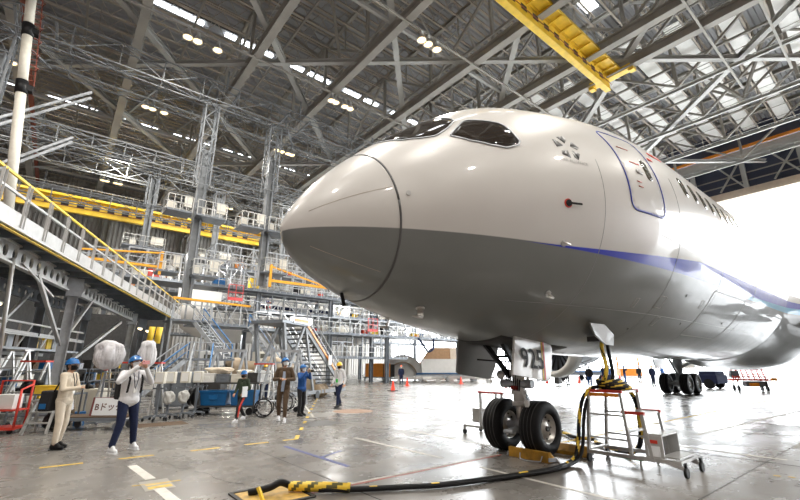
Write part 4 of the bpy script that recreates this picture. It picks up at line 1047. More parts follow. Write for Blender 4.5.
for u, v in ((10.6, 1.0), (22.6, 2.0), (9.2, 3.5), (5.6, 3.4), (26.0, 2.2), (14.5, 3.6), (20.3, 3.8)):
    mb = MB(); mb.hbeam(W_(u, v, 0), W_(u, v, WZ-.35), .34, .34, .04); mb.box(W_(u, v, WZ-.7), (.5, .5, .7)); mb.build('column', M['galv'] if v < 2.1 else M['galv_d'], t)
mb = MB()
for u, v, u2, v2, z2 in ((10.6, 1.1, 13.4, 1.3, 4.5), (10.6, 1.1, 7.4, .9, 4.5), (22.6, 2, 24, 2.1, 4.6), (9.2, 3.4, 13, 3.5, 4.6)):
    mb.bar(W_(u, v, 1.4 if u == u2-3.8 else 2.4), W_(u2, v2, z2), .11)
mb.tube([W_(5.6, .75, 4.6), W_(7.9, 1.5, .8)], .055, 8); mb.bar(W_(6.2, .8, 4.6), W_(9.0, 1.0, 4.0), .06); mb.tube([W_(3.6, 1.2, 3.2), W_(6.2, 2.4, .9)], .055, 8); mb.bar(W_(0, 3.2, 3.0), W_(20, 3.6, 3.0), .12); mb.bar(W_(20.4, 2, 4.2), W_(13.5, 2.6, .9), .14)
mb.bar(W_(0, 5, 2.2), W_(18, 4.6, 2.2), .14); mb.bar(W_(2.4, 5, .4), W_(8, 5, 4.5), .14); mb.bar(W_(9, 5, 4.5), W_(13.4, 4.8, .6), .12)
mb.build('cross_brace', M['alu'], t)
# added dark sheet standing for shade, and ducts, below / behind the walkway
mb = MB(); mb.prism([W_(-6, 6.2, 0), W_(20, 5.0, 0), W_(20, 5.0, WZ-.4), W_(-6, 6.2, WZ-.4)], tuple(nl*.1)); o = mb.build('walkway_shade_sheet', M['dark']); o.location = (e0.x, e0.y, 0); tag(o, 'dark partition added for the shade behind the columns under the raised walkway', 'backdrop')
mb = MB(); mb.cyl(W_(-1, 5.4, 4.2), W_(8, 5.2, 4.2), .32, 18); mb.cyl(W_(-1, 4.5, 3.5), W_(7, 4.6, 3.5), .2, 16); o = mb.build('air_duct', M['galv_d']); o.location = (e0.x, e0.y, 0); tag(o, 'grey round air ducts under the raised walkway', 'duct')
t = thing('mezzanine', 'grey storage mezzanine in the shade behind the raised walkway columns', 'mezzanine', (e0.x, e0.y, 0))
mb = MB(); mb.prism([W_(3, 3.6, 2.3), W_(19, 3.2, 2.3), W_(19, 4.7, 2.3), W_(3, 5.0, 2.3)], (0, 0, .1)); mb.build('deck', M['galv'], t)
mb = MB()
for k in range(9): mb.bar(W_(3+2*k, 3.55, 0), W_(3+2*k, 3.55, 3.4), .09); mb.bar(W_(3+2*k, 3.55, 2.3), W_(4+2*k, 3.55, 3.4), .05) if k < 8 else None
mb.bar(W_(3, 3.55, 3.4), W_(19, 3.3, 3.4), .07); mb.bar(W_(3, 3.55, 2.9), W_(19, 3.3, 2.9), .05); mb.bar(W_(3, 3.5, 1.7), W_(19, 3.3, 1.7), .10); mb.build('railing', M['alu'], t)
rz_ = math.atan2(dr.y, dr.x)
for k in range(26):
    cm, cn = rs.choice((('cream', 'cream'), ('white', 'white'), ('galv', 'grey'), ('brown', 'brown'), ('yellow', 'yellow'), ('cowl_in', 'tan'), ('black', 'black'))); p = o0+W_(3.4+k*.59, 4.2, 2.41)
    mb = MB(); dz = rs.uniform(.25, .7); mb.box((0, 0, dz/2), (.46, .5, dz)); mb.box((0, 0, dz), (.48, .52, .05)); o = mb.build('storage_box', M[cm], bevel=.01); o.location = p; o.rotation_euler = (0, 0, rz_); tag(o, '%s storage box on the mezzanine behind the walkway columns' % cn, 'box', '%s storage boxes on the mezzanine' % cn)
def tube_lamp(c, L, d, lab):
    t = thing('fluorescent_lamp', lab, 'lamp', c); a = V(d)*(L/2); mb = MB(); mb.bar(-a+V((0, 0, .06)), a+V((0, 0, .06)), .16, .07); mb.build('housing', M['white'], t)
    mb = MB(); mb.tube([-a, a], .045, 10); mb.build('tube', M['tube_lamp'], t)
pl = V((-1.45, 16.8, 4.58)); tube_lamp(pl, 1.8, dr, 'lit fluorescent lamp under the raised walkway at the left edge')
for u_, v_, lab in ((6, 4.2, 'dim lit lamp over the mezzanine, left one'), (12, 4.2, 'dim lit lamp over the mezzanine, right one')): tube_lamp(o0+W_(u_, v_, 4.1), 1.2, dr, lab)
for u, lab in ((21.5, 'small lit lamp under the walkway end'), (23.5, 'small lit lamp under the walkway end, right of its twin')): tube_lamp(o0+W_(u, 1.2, 3.9), .6, dr, lab)
# white tail dock stair towers and pipes fill the space below the docked nose
for k, (x, y, z, dx, dz, m, lab) in enumerate(((9.2, 33.6, 2.2, 2.2, 1.0, 'white', 'white panelled cabin under the docked aircraft nose'), (13.6, 34.4, 2.4, 2.0, .8, 'cream', 'cream panelled cabin right of the brown engine core'), (17.5, 34.6, 2.3, 2.4, .9, 'white', 'white panelled cabin behind the stair truck'))):
    t = thing('site_cabin', lab, 'cabin', (x, y, 0)); MB().box((0, 0, z), (dx, 1.0, dz)).build('cabin_body', M[m], t, bevel=.03); mb = MB()
    for q in (-dx*.45, dx*.45):
        for w_ in (-.4, .4): mb.bar((q, w_, 0), (q, w_, z-dz/2), .08)
    mb.build('legs', M['galv'], t); mb = MB(); mb.box((-dx*.2, -.51, z+.05), (dx*.3, .02, dz*.45)); mb.build('window_panel', M['cabin_glass'], t)
# ---------------------------------------------------------------- wheeled steps beside the nose gear
def caster(mb, x, y, r=.06, z0=.17):
    mb.cyl((x, y-.02, r), (x, y+.02, r), r, 14); mb.bar((x, y, z0), (x+.02, y, r), .035, .05)
st = thing('wheeled_steps', 'aluminium wheeled steps with red edged treads beside the nose wheels', 'step ladder', (7.98, 3.5, 0))
def S(name, mb, m, lab=None, bevel=0):
    o = mb.build(name, m, st, world=True, bevel=bevel)
    if lab: o['label'] = lab
    return o
X0, X1 = 7.66, 8.32
mb = MB(); mb.span((X0, 3.47, 1.17), (X1, 4.06, 1.20)); S('top_platform', mb, M['alu'])
for XX in (X0, X1): mb = MB(); mb.span((XX-.02, 3.45, 1.165), (XX+.02, 4.08, 1.215)); S('edge_guard', mb, M['red'], 'red edge')
mb = MB(); mb.span((X0-.025, 3.5, 1.10), (X0, 4.04, 1.16)); S('edge_strip', mb, M['orange'], 'orange strip')
mb = MB(); mb.span((X0, 3.16, .84), (X1, 3.50, .87)); S('tread', mb, M['alu'])
for XX in (X0, X1): mb = MB(); mb.span((XX-.02, 3.14, .835), (XX+.02, 3.50, .885)); S('edge_guard', mb, M['red'], 'red edge')
mb = MB(); mb.span((X0, 2.93, .54), (X1, 3.20, .57)); S('tread', mb, M['alu'])
mb = MB(); mb.span((X0-.01, 2.93, .20), (X0+.015, 3.20, .54)); mb.span((X1-.015, 2.93, .2), (X1+.01, 3.2, .54)); S('side_panel', mb, M['alu'])
mb = MB(); mb.span((X0-.018, 3.0, .43), (X0-.01, 3.14, .48)); S('warning_label', mb, M['red'])
mb = MB(); mb.span((X0-.018, 2.98, .24), (X0-.01, 3.16, .39)); S('notice', mb, M['mask_w'])
mb = MB(); mb.span((X0, 2.72, .235), (X1, 2.97, .26)); S('tread', mb, M['alu'])
for x in (X0, X1):
    for y, yb, z in ((4.04, 4.16, 1.17), (3.48, 3.42, 1.17), (3.17, 3.10, .85)):
        mb = MB(); mb.bar((x, y, z), (x, yb, .16 if y < 3.4 else .14), .045, .06); S('leg', mb, M['alu'])
    mb = MB(); mb.bar((x, 4.16, .17), (x, 2.70, .19), .05, .06); mb.bar((x, 4.12, .42), (x, 3.45, .42), .03, .03); mb.bar((x, 4.1, .8), (x, 3.46, .8), .03, .03); mb.bar((x, 2.98, .2), (x, 2.68, .12), .06, .05); S('side_rail', mb, M['alu'])
mb = MB()
for y, z in ((4.15, .2), (4.1, .75), (3.46, .55), (2.72, .2)): mb.bar((X0, y, z), (X1, y, z), .04)
S('cross_tube', mb, M['alu'])
for x, y in ((X0, 4.16), (X1, 4.16), (X0, 2.66), (X1, 2.66)):
    mb = MB(); caster(mb, x, y, .07, .2); S('caster', mb, M['black'])
mb = MB(); mb.bar((X0, 3.3, .19), (X0, 3.3, -.0), .03); mb.bar((X1, 3.3, .19), (X1, 3.3, 0), .03); S('foot_jack', mb, M['alu'])
mb = MB(); mb.span((X0-.02, 3.25, .14), (X0-.005, 3.75, .18)); S('tag_strip', mb, mat('green strip', (.02, .35, .10), .5))
# second small steps behind the nose wheels
s2 = thing('wheeled_steps', 'small pale wheeled steps standing behind the nose wheels', 'step ladder', (8.55, 6.9, 0))
mb = MB()
for x in (8.3, 8.9):
    mb.bar((x, 7.15, 1.0), (x, 7.15, .15), .05); mb.bar((x, 6.5, 1.0), (x, 6.5, .15), .05); mb.bar((x, 7.7, .2), (x, 6.45, .2), .05); mb.bar((x, 7.7, .2), (x, 7.7, .1), .05)
mb.build('frame', M['alu'], s2, world=True)
mb = MB(); mb.span((8.28, 6.45, .98), (8.92, 7.2, 1.01)); mb.span((8.28, 7.2, .33), (8.92, 7.45, .36)); mb.build('tread', M['alu'], s2, world=True)
mb = MB(); mb.span((8.26, 6.45, .99), (8.31, 7.2, 1.03)); mb.build('edge_guard', M['gatered'], s2, world=True)
mb = MB(); mb.span((8.29, 7.2, .3), (8.9, 7.42, .62)); mb.build('side_panel', M['alu'], s2, world=True)
mb = MB(); caster(mb, 8.3, 7.7); caster(mb, 8.9, 7.7); caster(mb, 8.3, 6.45); caster(mb, 8.9, 6.45); mb.build('caster', M['black'], s2, world=True)
# chocks --------------------------------------------------------------
for (c, rz, lab) in (((7.02, 4.92, 0), 0, 'yellow wheel chock in front of the nose wheels'), ((7.98, 4.75, 0), 0, 'yellow wheel chock behind the nose wheels')):
    t = thing('wheel_chock', lab, 'chock', c, rz)
    s = 1 if c[0] < 7.4 else -1
    mb = MB(); mb.prism([(-.10*s, -.42, 0), (.12*s, -.42, 0), (.10*s, -.42, .06), (-.02*s, -.42, .17), (-.10*s, -.42, .17)], (0, .84, 0)); mb.build('block', mat('worn chock yellow', (.42, .22, .02), .5, var=.35, scale=7), t, bevel=.012)
    mb = MB(); 
    for y in (-.43, .43): mb.bar((-.12*s, y, .06), (.1*s, y, .04), .02, .06)
    mb.tube([(-.11*s, -.3, .1), (-.2*s, -.32, .03), (-.24*s, -.1, .015), (-.2*s, .1, .015), (-.12*s, .15, .1)], .01, 6); mb.build('handle_rope', M['galv'], t)
# power cables ----------------------------------------------------------
def smooth(pts, k=6):
    P_ = [V(p) for p in pts]; out = []
    for i in range(len(P_)-1):
        a, b, c, d = P_[max(i-1, 0)], P_[i], P_[i+1], P_[min(i+2, len(P_)-1)]
        for j in range(k):
            t = j/k; out.append(.5*((2*b)+(c-a)*t+(2*a-5*b+4*c-d)*t*t+(-a+3*b-3*c+d)*t**3))
    out.append(P_[-1]); return out
def striped(i, k): return 1 if ((i+k) % 8) < 3 else 0
ca = thing('power_cable', 'thick black power cable with yellow tape from the aircraft belly down to the floor pit', 'cable', (7.9, 4.0, 0))
c1 = smooth([(8.28, 3.86, 2.14), (8.12, 3.80, 1.9), (8.0, 3.72, 1.45), (7.9, 3.8, 1.25), (7.72, 3.98, 1.24), (7.58, 4.12, 1.05), (7.52, 4.2, .7), (7.45, 4.22, .35), (7.3, 4.22, .12), (7.0, 4.2, .05), (6.4, 4.17, .04), (5.4, 4.35, .04), (4.42, 4.62, .04), (3.93, 4.87, .04), (3.4, 5.17, .04), (3.0, 5.42, .05)])
mb = MB(); n = len(c1); mb.tube(c1, .034, 10, mf=lambda i, k: 1 if (18 < i < 52 and ((i*1+k) % 8) < 3) or (i > 52 and i % 9 == 0) else 0); mb.build('cable', [M['black'], M['yellow']], ca, world=True)
c2 = [p+V((.05, -.06, -.0)) for p in c1[30:]]
mb = MB(); mb.tube(c2, .03, 8); mb.build('cable', M['black'], ca, world=True)
cend = smooth([(3.0, 5.42, .06), (2.8, 5.55, .07), (2.6, 5.68, .08), (2.5, 5.8, .10), (2.42, 5.9, .08), (2.35, 5.95, .02)])
mb = MB(); mb.tube(smooth([(3.35, 5.2, .06), (3.05, 5.42, .075), (2.85, 5.58, .08), (2.72, 5.70, .08)]), .062, 10, mf=lambda i, k: 1 if (i+k) % 5 < 3 else 0); mb.build('cable_sleeve', [mat('sleeve dark olive', (.10, .09, .02), .6), M['yellow']], ca, world=True)
mb = MB(); mb.tube([p+V((0, 0, .02)) for p in smooth([(2.72, 5.70, .07), (2.6, 5.72, .12), (2.48, 5.74, .08), (2.36, 5.80, .05), (2.26, 5.9, .02)])], .045, 8); mb.build('cable', M['black'], ca, world=True)
mb = MB(); mb.bar((2.30, 5.52, .01), (2.25, 5.60, .16), .035); mb.build('pit_pin', M['yellow'], ca, world=True)
cb = thing('power_cable', 'yellow power cable hanging from the belly hatch onto the wheeled steps', 'cable', (8.1, 3.9, 1.2))
mb = MB(); mb.tube(smooth([(8.20, 3.90, 2.12), (8.13, 3.92, 1.95), (8.0, 3.82, 1.6), (7.92, 3.85, 1.38), (7.95, 3.95, 1.26), (8.1, 3.85, 1.25), (8.22, 3.7, 1.24)]), .038, 10, mf=lambda i, k: 1 if ((i+k) % 9) == 0 else 0); mb.build('cable', [M['yellow'], M['black']], cb, world=True)
cc = thing('power_cable', 'coil of black and yellow cable lying on top of the wheeled steps', 'cable', (8.0, 3.75, 1.2))
mb = MB()
for k in range(5):
    pts = []
    for i in range(25):
        a = 2*PI*i/24; pts.append((8.0+(.22+.012*k)*math.cos(a), 3.72+(.26-.02*k)*math.sin(a)+.02*k, 1.245+.032*k*(1-abs(math.cos(a))*.3)))
    mb.tube(pts, .034, 8, mf=lambda i, kk, k=k: 1 if ((i+kk+k*3) % 8) < 2 else 0)
mb.build('cable', [M['black'], M['yellow']], cc, world=True)
cd = thing('power_cable', 'black and yellow cable end lying on the floor behind the wheeled steps', 'cable', (9.4, 5.2, 0))
mb = MB(); mb.tube(smooth([(8.3, 3.6, 1.2), (8.42, 3.55, .9), (8.45, 3.6, .3), (8.6, 3.9, .06), (8.95, 4.4, .05), (9.3, 4.85, .05), (9.6, 5.05, .06), (9.6, 5.5, .05), (10.0, 6.0, .06), (10.2, 6.3, .04)]), .042, 10, mf=lambda i, k: 1 if ((i+k) % 8) < 3 else 0); mb.build('cable', [M['black'], M['yellow']], cd, world=True)
ce = thing('air_hose', 'dark blue hose looping under the far edge of the dock', 'hose', (32.8, 35.6, 5))
mb = MB(); mb.tube(smooth([(31.7, 35.97, 4.72), (31.9, 35.5, 4.1), (32.6, 35.4, 3.3), (33.4, 35.4, 3.6), (33.8, 35.7, 4.2), (34.0, 35.97, 4.72)]), .13, 10); mb.build('hose', M['navy'], ce, world=True)
# traffic cones -----------------------------------------------------------
def make_cone():
    t = thing('traffic_cone', 'x', 'cone'); mb = MB(); mb.lathe([(.001, .72), (.035, .70), (.05, .66), (.15, .05), (.16, .04)], (0, 0, 0), 'Z', 20); mb.build('cone_body', M['cone'], t)
    mb = MB(); mb.box((0, 0, .02), (.40, .40, .04)); mb.build('base', M['cone'], t, bevel=.01); return t
k0 = make_cone()
for i, (x, y, lab) in enumerate(((18.66, 23.9, 'red orange traffic cone on a black base in front of the grey engine cowl'), (24.45, 29.3, 'red orange traffic cone just right of the person in navy'), (31.4, 29.4, 'red orange traffic cone left of the nose gear door'), (40.3, 25.6, 'red orange traffic cone right behind the dark suitcase shape'), (42.9, 23.5, 'red orange traffic cone by the person with a blue helmet under the fuselage'), (47.8, 23.4, 'red orange traffic cone right of the hanging cables'), (49.3, 22.2, 'rightmost red orange traffic cone before the yellow trolley'), (29.5, 22.6, 'small red orange traffic cone seen behind the nose gear door'))):
    o = k0 if i == 0 else copy_tree(k0); o.location = (x, y, 0); o['label'] = lab; o['group'] = 'red orange traffic cones'
mb = MB(); mb.span((18.38, 23.62, 0), (18.94, 24.18, .045)); o = mb.build('cone_weight', M['black'], k0, world=True)
for c in KIDS(k0): pass
# big objects far across the floor ---------------------------------------------
t = thing('engine_cowl', 'pair of half round grey engine cowls standing on end beside crates', 'engine cowl', (34.5, 42.0, 0), math.radians(-42))
def half_shell(name, x0, x1, r, m, m2, par, th=.12):
    mb = MB(); n = 24; vs = []
    for rr_, xx in ((r, x0), (r, x1), (r-th, x1), (r-th, x0)):
        for k in range(n+1): a = PI*k/n; vs.append((rr_*math.cos(a), xx, .45+rr_*math.sin(a)))
    fs = []; mi = []
    N_ = n+1
    for j in range(4):
        for k in range(n): fs.append((j*N_+k, j*N_+k+1, ((j+1) % 4)*N_+k+1, ((j+1) % 4)*N_+k))
    mb.add(vs, fs, 0, False); return mb.build(name, m, par)
half_shell('outer_cowl', -2.6, 2.6, 2.6, M['white'], None, t); half_shell('inner_barrel', -3.0, 1.0, 1.75, M['cowl_in'], None, t)
mb = MB(); mb.prism([(2.5*math.cos(PI*k/16), -2.3, .45+2.5*math.sin(PI*k/16)) for k in range(17)], (0, .05, 0)); mb.build('cowl_bulkhead', M['white'], t)
mb = MB(); mb.box((0, -.6, .42), (5.6, 4.4, .1)); mb.box((0, -.6, .2), (5.4, .2, .2)); 
for x in (-2.3, 2.3):
    for y in (-2.4, 1.2): mb.cyl((x, y-.08, .15), (x, y+.08, .15), .15, 12)
mb.build('transport_frame', M['white'], t)
t = thing('yellow_cabinet', 'long orange yellow cabinet on wheels left of the engine cowls', 'cabinet', (30.0, 41.3, 0), math.radians(-38)); mb = MB(); mb.box((0, 0, 1.25), (2.9, 1.4, 1.5)); mb.build('body', M['orange'], t, bevel=.03)
mb = MB(); mb.box((.65, -.71, 1.25), (.08, .03, 1.5)); mb.box((1.7, 0, 1.2), (.5, 1.2, 1.4)); mb.build('side_unit', M['dark'], t)
mb = MB(); mb.box((0, 0, .45), (3.4, 1.5, .1))
for x in (-1.5, 1.5):
    for y in (-.6, .6): mb.bar((x, y, 0), (x, y, .45), .1)
mb.build('trolley_base', M['galv_d'], t)
t = thing('wooden_crate', 'large brown crate with a sloping side behind the grey trolley', 'crate', (50.5, 50.0, 0), math.radians(-40)); mb = MB()
mb.prism([(-5.6, -2, 1.2), (-2.6, -2, 1.2), (-.4, -2, 3.6), (-3.2, -2, 5.7), (-4.6, -2, 5.7)], (0, 4, 0)) if 0 else mb.prism([(-4.2, -2, 0), (.2, -2, 0), (.2, -2, 4.6), (-2.9, -2, 4.6), (-4.9, -2, 2.0)], (0, 4, 0)); mb.build('brown_half', M['wood'], t)
mb = MB(); mb.prism([(.2, -2.05, 0), (6.5, -2.05, 0), (6.5, -2.05, 4.6), (.2, -2.05, 4.6)], (0, 4.1, 0)); mb.build('pale_half', M['card'], t)
t = thing('box_trolley', 'grey white box on a flat blue topped trolley beside the nose gear door', 'trolley', (36.0, 36.5, 0), math.radians(-40)); mb = MB()
mb.prism([(-2.6, -1.2, .95), (3.8, -1.2, .95), (3.8, -1.2, 2.5), (-2.3, -1.2, 2.5), (-2.6, -1.2, 2.2)], (0, 2.4, 0)); mb.build('box', M['white'], t, bevel=.04)
mb = MB(); mb.box((.4, 0, .85), (7.2, 2.6, .12)); mb.build('blue_cover', M['blue'], t)
mb = MB(); mb.box((.4, 0, .55), (7.4, 2.5, .35))
for x in (-2.8, .5, 3.5): mb.cyl((x, -1.3, .25), (x, -1.1, .25), .25, 14); mb.cyl((x, 1.1, .25), (x, 1.3, .25), .25, 14)
mb.build('chassis', M['galv'], t)
for i, (x, y, lab) in enumerate(((29.2, 33.2, 'low flat metal dolly in front of the engine cowls'), (34.5, 31.0, 'low flat metal dolly nearest the nose gear door'))):
    t = thing('flat_dolly', lab, 'dolly', (x, y, 0), math.radians(-38)); mb = MB()
    for q in (-.8, .8): mb.bar((-2.4, q, .55), (2.4, q, .55), .1, .22)
    for k in range(6): mb.bar((-2.3+k*.92, -.8, .62), (-2.3+k*.92, .8, .62), .12, .06)
    for xx in (-2, 2):
        for q in (-.8, .8): mb.cyl((xx, q-.06, .2), (xx, q+.06, .2), .2, 12); mb.bar((xx, q, .5), (xx, q, .2), .1)
    mb.build('frame', M['alu'], t)
    mb = MB(); mb.box((.8, -.86, .58), (.9, .04, .2)); mb.build('side_plate', M['white'], t)
# ground equipment beyond the main gear
t = thing('baggage_tug', 'dark blue tug with a white cab roof beyond the main wheels', 'vehicle', (40.5, 12.2, 0), math.radians(-8)); mb = MB(); mb.box((0, 0, .7), (1.8, 3.6, .65)); mb.box((0, -1.1, 1.1), (1.5, 1.2, .4)); mb.build('body', M['navy'], t, bevel=.06)
mb = MB(); mb.box((0, .3, 1.75), (1.5, 1.3, .5)); mb.build('cab', M['white'], t, bevel=.04)
for x in (-.8, .8):
    for y in (-1.2, 1.2): mb = MB(); mb.cyl((x-.13, y, .36), (x+.13, y, .36), .36, 20); mb.build('wheel', M['rubber'], t)
t = thing('ladder_trolley', 'trolley loaded with red tipped ladders and orange gear behind the main wheels', 'trolley', (37.9, 8.3, 0), math.radians(-60)); mb = MB(); mb.box((0, 0, .75), (2.1, 1.1, .12)); mb.bar((-1.0, -.6, .95), (1.0, -.6, .95), .08); mb.build('deck', M['red'], t)
mb = MB()
for k in range(7):
    x = -.95+k*.3; mb.bar((x, -.3, .8), (x-.15, .3, 2.45), .07)
    mb.bar((x+.12, -.3, .8), (x-.08, .3, 2.35), .04)
for z in (1.1, 1.4, 1.7, 2.0, 2.3): mb.bar((-1.1, -.1, z), (1.0, -.1, z), .06)
mb.build('ladder_rack', M['gatered'], t)
mb = MB(); mb.box((.3, 0, .48), (1.2, .8, .35)); mb.box((-.8, 0, 1.1), (.5, .5, .5)); mb.build('gear_box', M['galv_d'], t, bevel=.02)
mb = MB(); mb.box((.1, -.5, .45), (.5, .2, .2)); mb.box((1.2, -.6, .8), (.3, .2, .2)); mb.build('orange_box', M['orange'], t)
for x in (-.8, .8):
    for y in (-.45, .45): mb = MB(); mb.cyl((x-.06, y, .18), (x+.06, y, .18), .18, 14); mb.bar((x, y, .7), (x, y, .2), .06); mb.build('wheel', M['black'], t)
t = thing('yellow_trolley', 'yellow framed service trolley among the far people', 'trolley', (56, 24, 0), math.radians(-40)); mb = MB(); mb.box((0, 0, 1.0), (2.6, 1.2, .9)); mb.bar((-1.3, 0, 1.4), (-1.3, 0, 2.9), .2); mb.bar((1.3, 0, 1.4), (1.3, 0, 2.9), .2); mb.bar((.2, 0, 1.4), (.2, 0, 3.0), .12); mb.build('body', M['orange'], t, bevel=.03)
mb = MB(); mb.box((0, 0, .4), (3, 1.3, .3)); mb.build('base', M['white'], t)
t = thing('flatbed_trailer', 'long flat blue grey trailer with red gear behind the far cones', 'trailer', (50.5, 28.5, 0), math.radians(-40)); mb = MB(); mb.box((0, 0, .8), (9.5, 2.0, .35)); mb.build('bed', M['galv_d'], t)
mb = MB(); mb.box((0, 0, 1.05), (8, 1.5, .2)); mb.build('load', M['blue'], t)
for x in (-4, -1.5, 1.5, 4): mb = MB(); mb.cyl((x, -1.05, .32), (x, -.85, .32), .32, 14); mb.cyl((x, .85, .32), (x, 1.05, .32), .32, 14); mb.build('wheel', M['black'], t)
t = thing('model_drone_rack', 'rack of small red and black gear above the far trailer', 'rack', (51.5, 30.5, 0), math.radians(-40)); mb = MB(); mb.bar((-2.5, 0, 2.5), (2.5, 0, 2.5), .08)
for x in (-2.4, 0, 2.4): mb.bar((x, 0, 0), (x, 0, 2.5), .1)
mb.build('frame', M['galv'], t); mb = MB()
for k in range(7): mb.box((-2.2+k*.75, 0, 2.7), (.35, .3, .25)); mb.bar((-2.4+k*.75, 0, 2.75), (-2.0+k*.75, 0, 2.5), .08)
mb.build('gear', M['gatered'], t)
t = thing('suitcase', 'dark upright case standing beside a person under the fuselage', 'case', (36.6, 22.1, 0)); mb = MB(); mb.box((0, 0, .75), (.55, .45, 1.3)); mb.build('body', M['dark'], t, bevel=.04); mb = MB(); mb.bar((-.15, 0, 1.4), (-.15, 0, 1.7), .04); mb.bar((.15, 0, 1.4), (.15, 0, 1.7), .04); mb.bar((-.15, 0, 1.7), (.15, 0, 1.7), .04); mb.build('handle', M['black'], t)
# ---------------------------------------------------------------- stair truck
# top platform at about z 3.8, stair running down to the right
t = thing('mobile_stair', 'tall grey mobile stair with an orange handrail between the people and the dock', 'stair', (9.6, 21.2, 0))
uT, uB = V((9.5, 20.6, 3.55)), V((13.4, 23.0, .35)); dd = (uB-uT); hd = V((dd.x, dd.y, 0)).normalized(); sd = V((-hd.y, hd.x, 0))
def T(name, mb, m, lab=None): 
    o = mb.build(name, m, t, world=True)
    if lab: o['label'] = lab
    return o
mb = MB(); pc = V((8.6, 20.1, 3.62)); 
mb.prism([pc-hd*1.15-sd*.85, pc+hd*1.1-sd*.85, pc+hd*1.1+sd*.95, pc-hd*1.15+sd*.95], (0, 0, .14)); T('top_platform', mb, M['galv_d'])
mb = MB(); mb.bar(pc-hd*.3-sd*.87+V((0, 0, .2)), pc+hd*1.1-sd*.87+V((0, 0, .2)), .05, .26); T('side_box', mb, M['galv'])
mb = MB(); mb.bar(pc-hd*.2-sd*.9+V((0, 0, .22)), pc+hd*1.0-sd*.9+V((0, 0, .22)), .02, .12); T('orange_stripe', mb, M['orange'])
for q in (-.7, .8):
    mb = MB(); mb.bar(uT+sd*q+V((0, 0, .05)), uB+sd*q, .1, .34); T('stringer', mb, M['bridge'])
mb = MB(); n = 15
for k in range(n):
    p = uT.lerp(uB, (k+.5)/n); mb.prism([p-sd*.68-hd*.15, p+sd*.78-hd*.15, p+sd*.78+hd*.15, p-sd*.68+hd*.15], (0, 0, .05))
T('stair_treads', mb, M['dark'])
mb = MB(); up1 = V((0, 0, .95)); a, b = uT-sd*.75+up1, uB-sd*.75+V((0, 0, .8)); mb.tube([uT-sd*.75, a, b, uB-sd*.75], .04, 8)
mb.bar(uT-sd*.75+V((0, 0, .5)), uB-sd*.75+V((0, 0, .45)), .04); T('handrail', mb, M['galv'])
mb = MB(); mb.bar(uT-sd*.76+V((0, 0, .18)), uB-sd*.76+V((0, 0, .18)), .06, .12); T('orange_edge', mb, M['orange'], 'orange stair edge')
mb = MB(); a, b = uT+sd*.85+up1, uB+sd*.85+V((0, 0, .9)); mb.bar(a, b, .05); mb.bar(uT+sd*.85+V((0, 0, .5)), uB+sd*.85+V((0, 0, .45)), .04)
for k in range(7): p = uT.lerp(uB, k/6)+sd*.85; mb.bar(p, p+V((0, 0, .92)), .04)
T('handrail', mb, M['alu'])
mb = MB()
for q in (-1.1, 0, 1.05):
    for s_ in (-.8, .9): p = pc+hd*q+sd*s_; mb.bar(p, p+V((0, 0, 1.1)), .045)
for z in (.55, 1.1): mb.bar(pc-hd*1.1+sd*.9+V((0, 0, z)), pc+hd*1.05+sd*.9+V((0, 0, z)), .045)
T('platform_railing', mb, M['bridge'])
mb = MB()
for q in (-.75, .85):
    mb.bar(pc-hd*.9+sd*q, pc-hd*.2+sd*q+V((0, 0, -3.3)), .13, .18); mb.bar(pc+hd*.9+sd*q, pc-hd*.9+sd*q+V((0, 0, -3.3)), .1, .14); mb.bar(pc+hd*1.0+sd*q, pc+hd*2.1+sd*q+V((0, 0, -3.3)), .1, .14)
    mb.bar(pc-hd*1.3+sd*q+V((0, 0, -3.3)), uB+sd*q+V((0, 0, .0)), .14, .18); mb.bar(pc-hd*.5+sd*q+V((0, 0, -1.8)), pc+hd*1.5+sd*q+V((0, 0, -1.8)), .09)
T('support_frame', mb, M['bridge'])
for q in (-.8, .9):
    for w_ in (-1.1, 2.4, 4.6): p = pc+hd*w_+sd*q; mb = MB(); mb.cyl(V((p.x, p.y, .2))-sd*.06, V((p.x, p.y, .2))+sd*.06, .2, 14); T('wheel', mb, M['black'])
mb = MB(); mb.box(tuple(pc+hd*2.2-sd*.3+V((0, 0, -2.9))), (.7, .5, .5)); T('winch_box', mb, M['cowl_in'])
mb = MB(); p = pc+hd*3.3-sd*.9+V((0, 0, -1.9)); mb.prism([p, p+hd*.35, p+hd*.35+V((0, 0, .5)), p+V((0, 0, .5))], tuple(-sd*.02)); T('notice', mb, M['white'])
# fixed stair under the dock with blue rails
t = thing('dock_stair', 'grey metal stair with blue handrails leading up into the dock', 'stair', (6.8, 29.5, 0))
def flight(a, b, w, n, pt=None):
    a, b = V(a), V(b); h = V((b.x-a.x, b.y-a.y, 0)).normalized(); s_ = V((-h.y, h.x, 0)); mb = MB()
    for q in (-w/2, w/2): mb.bar(a+s_*q, b+s_*q, .06, .26)
    for k in range(n): p = a.lerp(b, (k+.5)/n); mb.prism([p-s_*w/2-h*.13, p+s_*w/2-h*.13, p+s_*w/2+h*.13, p-s_*w/2+h*.13], (0, 0, .04))
    o = mb.build('flight', M['galv'], t, world=True)
    for q in (-w/2, w/2):
        mb = MB(); mb.tube([a+s_*q, a+s_*q+V((0, 0, .95)), b+s_*q+V((0, 0, .95)), b+s_*q], .045, 8); mb.bar(a+s_*q+V((0, 0, .5)), b+s_*q+V((0, 0, .5)), .04); mb.build('handrail', M['blue_p'] if q < 0 else M['galv'], t, world=True)
flight((3.9, 28.5, .1), (6.2, 29.3, 2.1), 1.2, 9); flight((8.9, 29.3, 2.1), (7.2, 30.9, 4.6), 1.2, 11); flight((6.4, 26.0, .2), (7.3, 29.0, 2.1), 1.1, 9)
mb = MB(); mb.span((6.2, 28.6, 2.0), (9.2, 30.4, 2.12)); mb.build('landing', M['galv_d'], t, world=True)
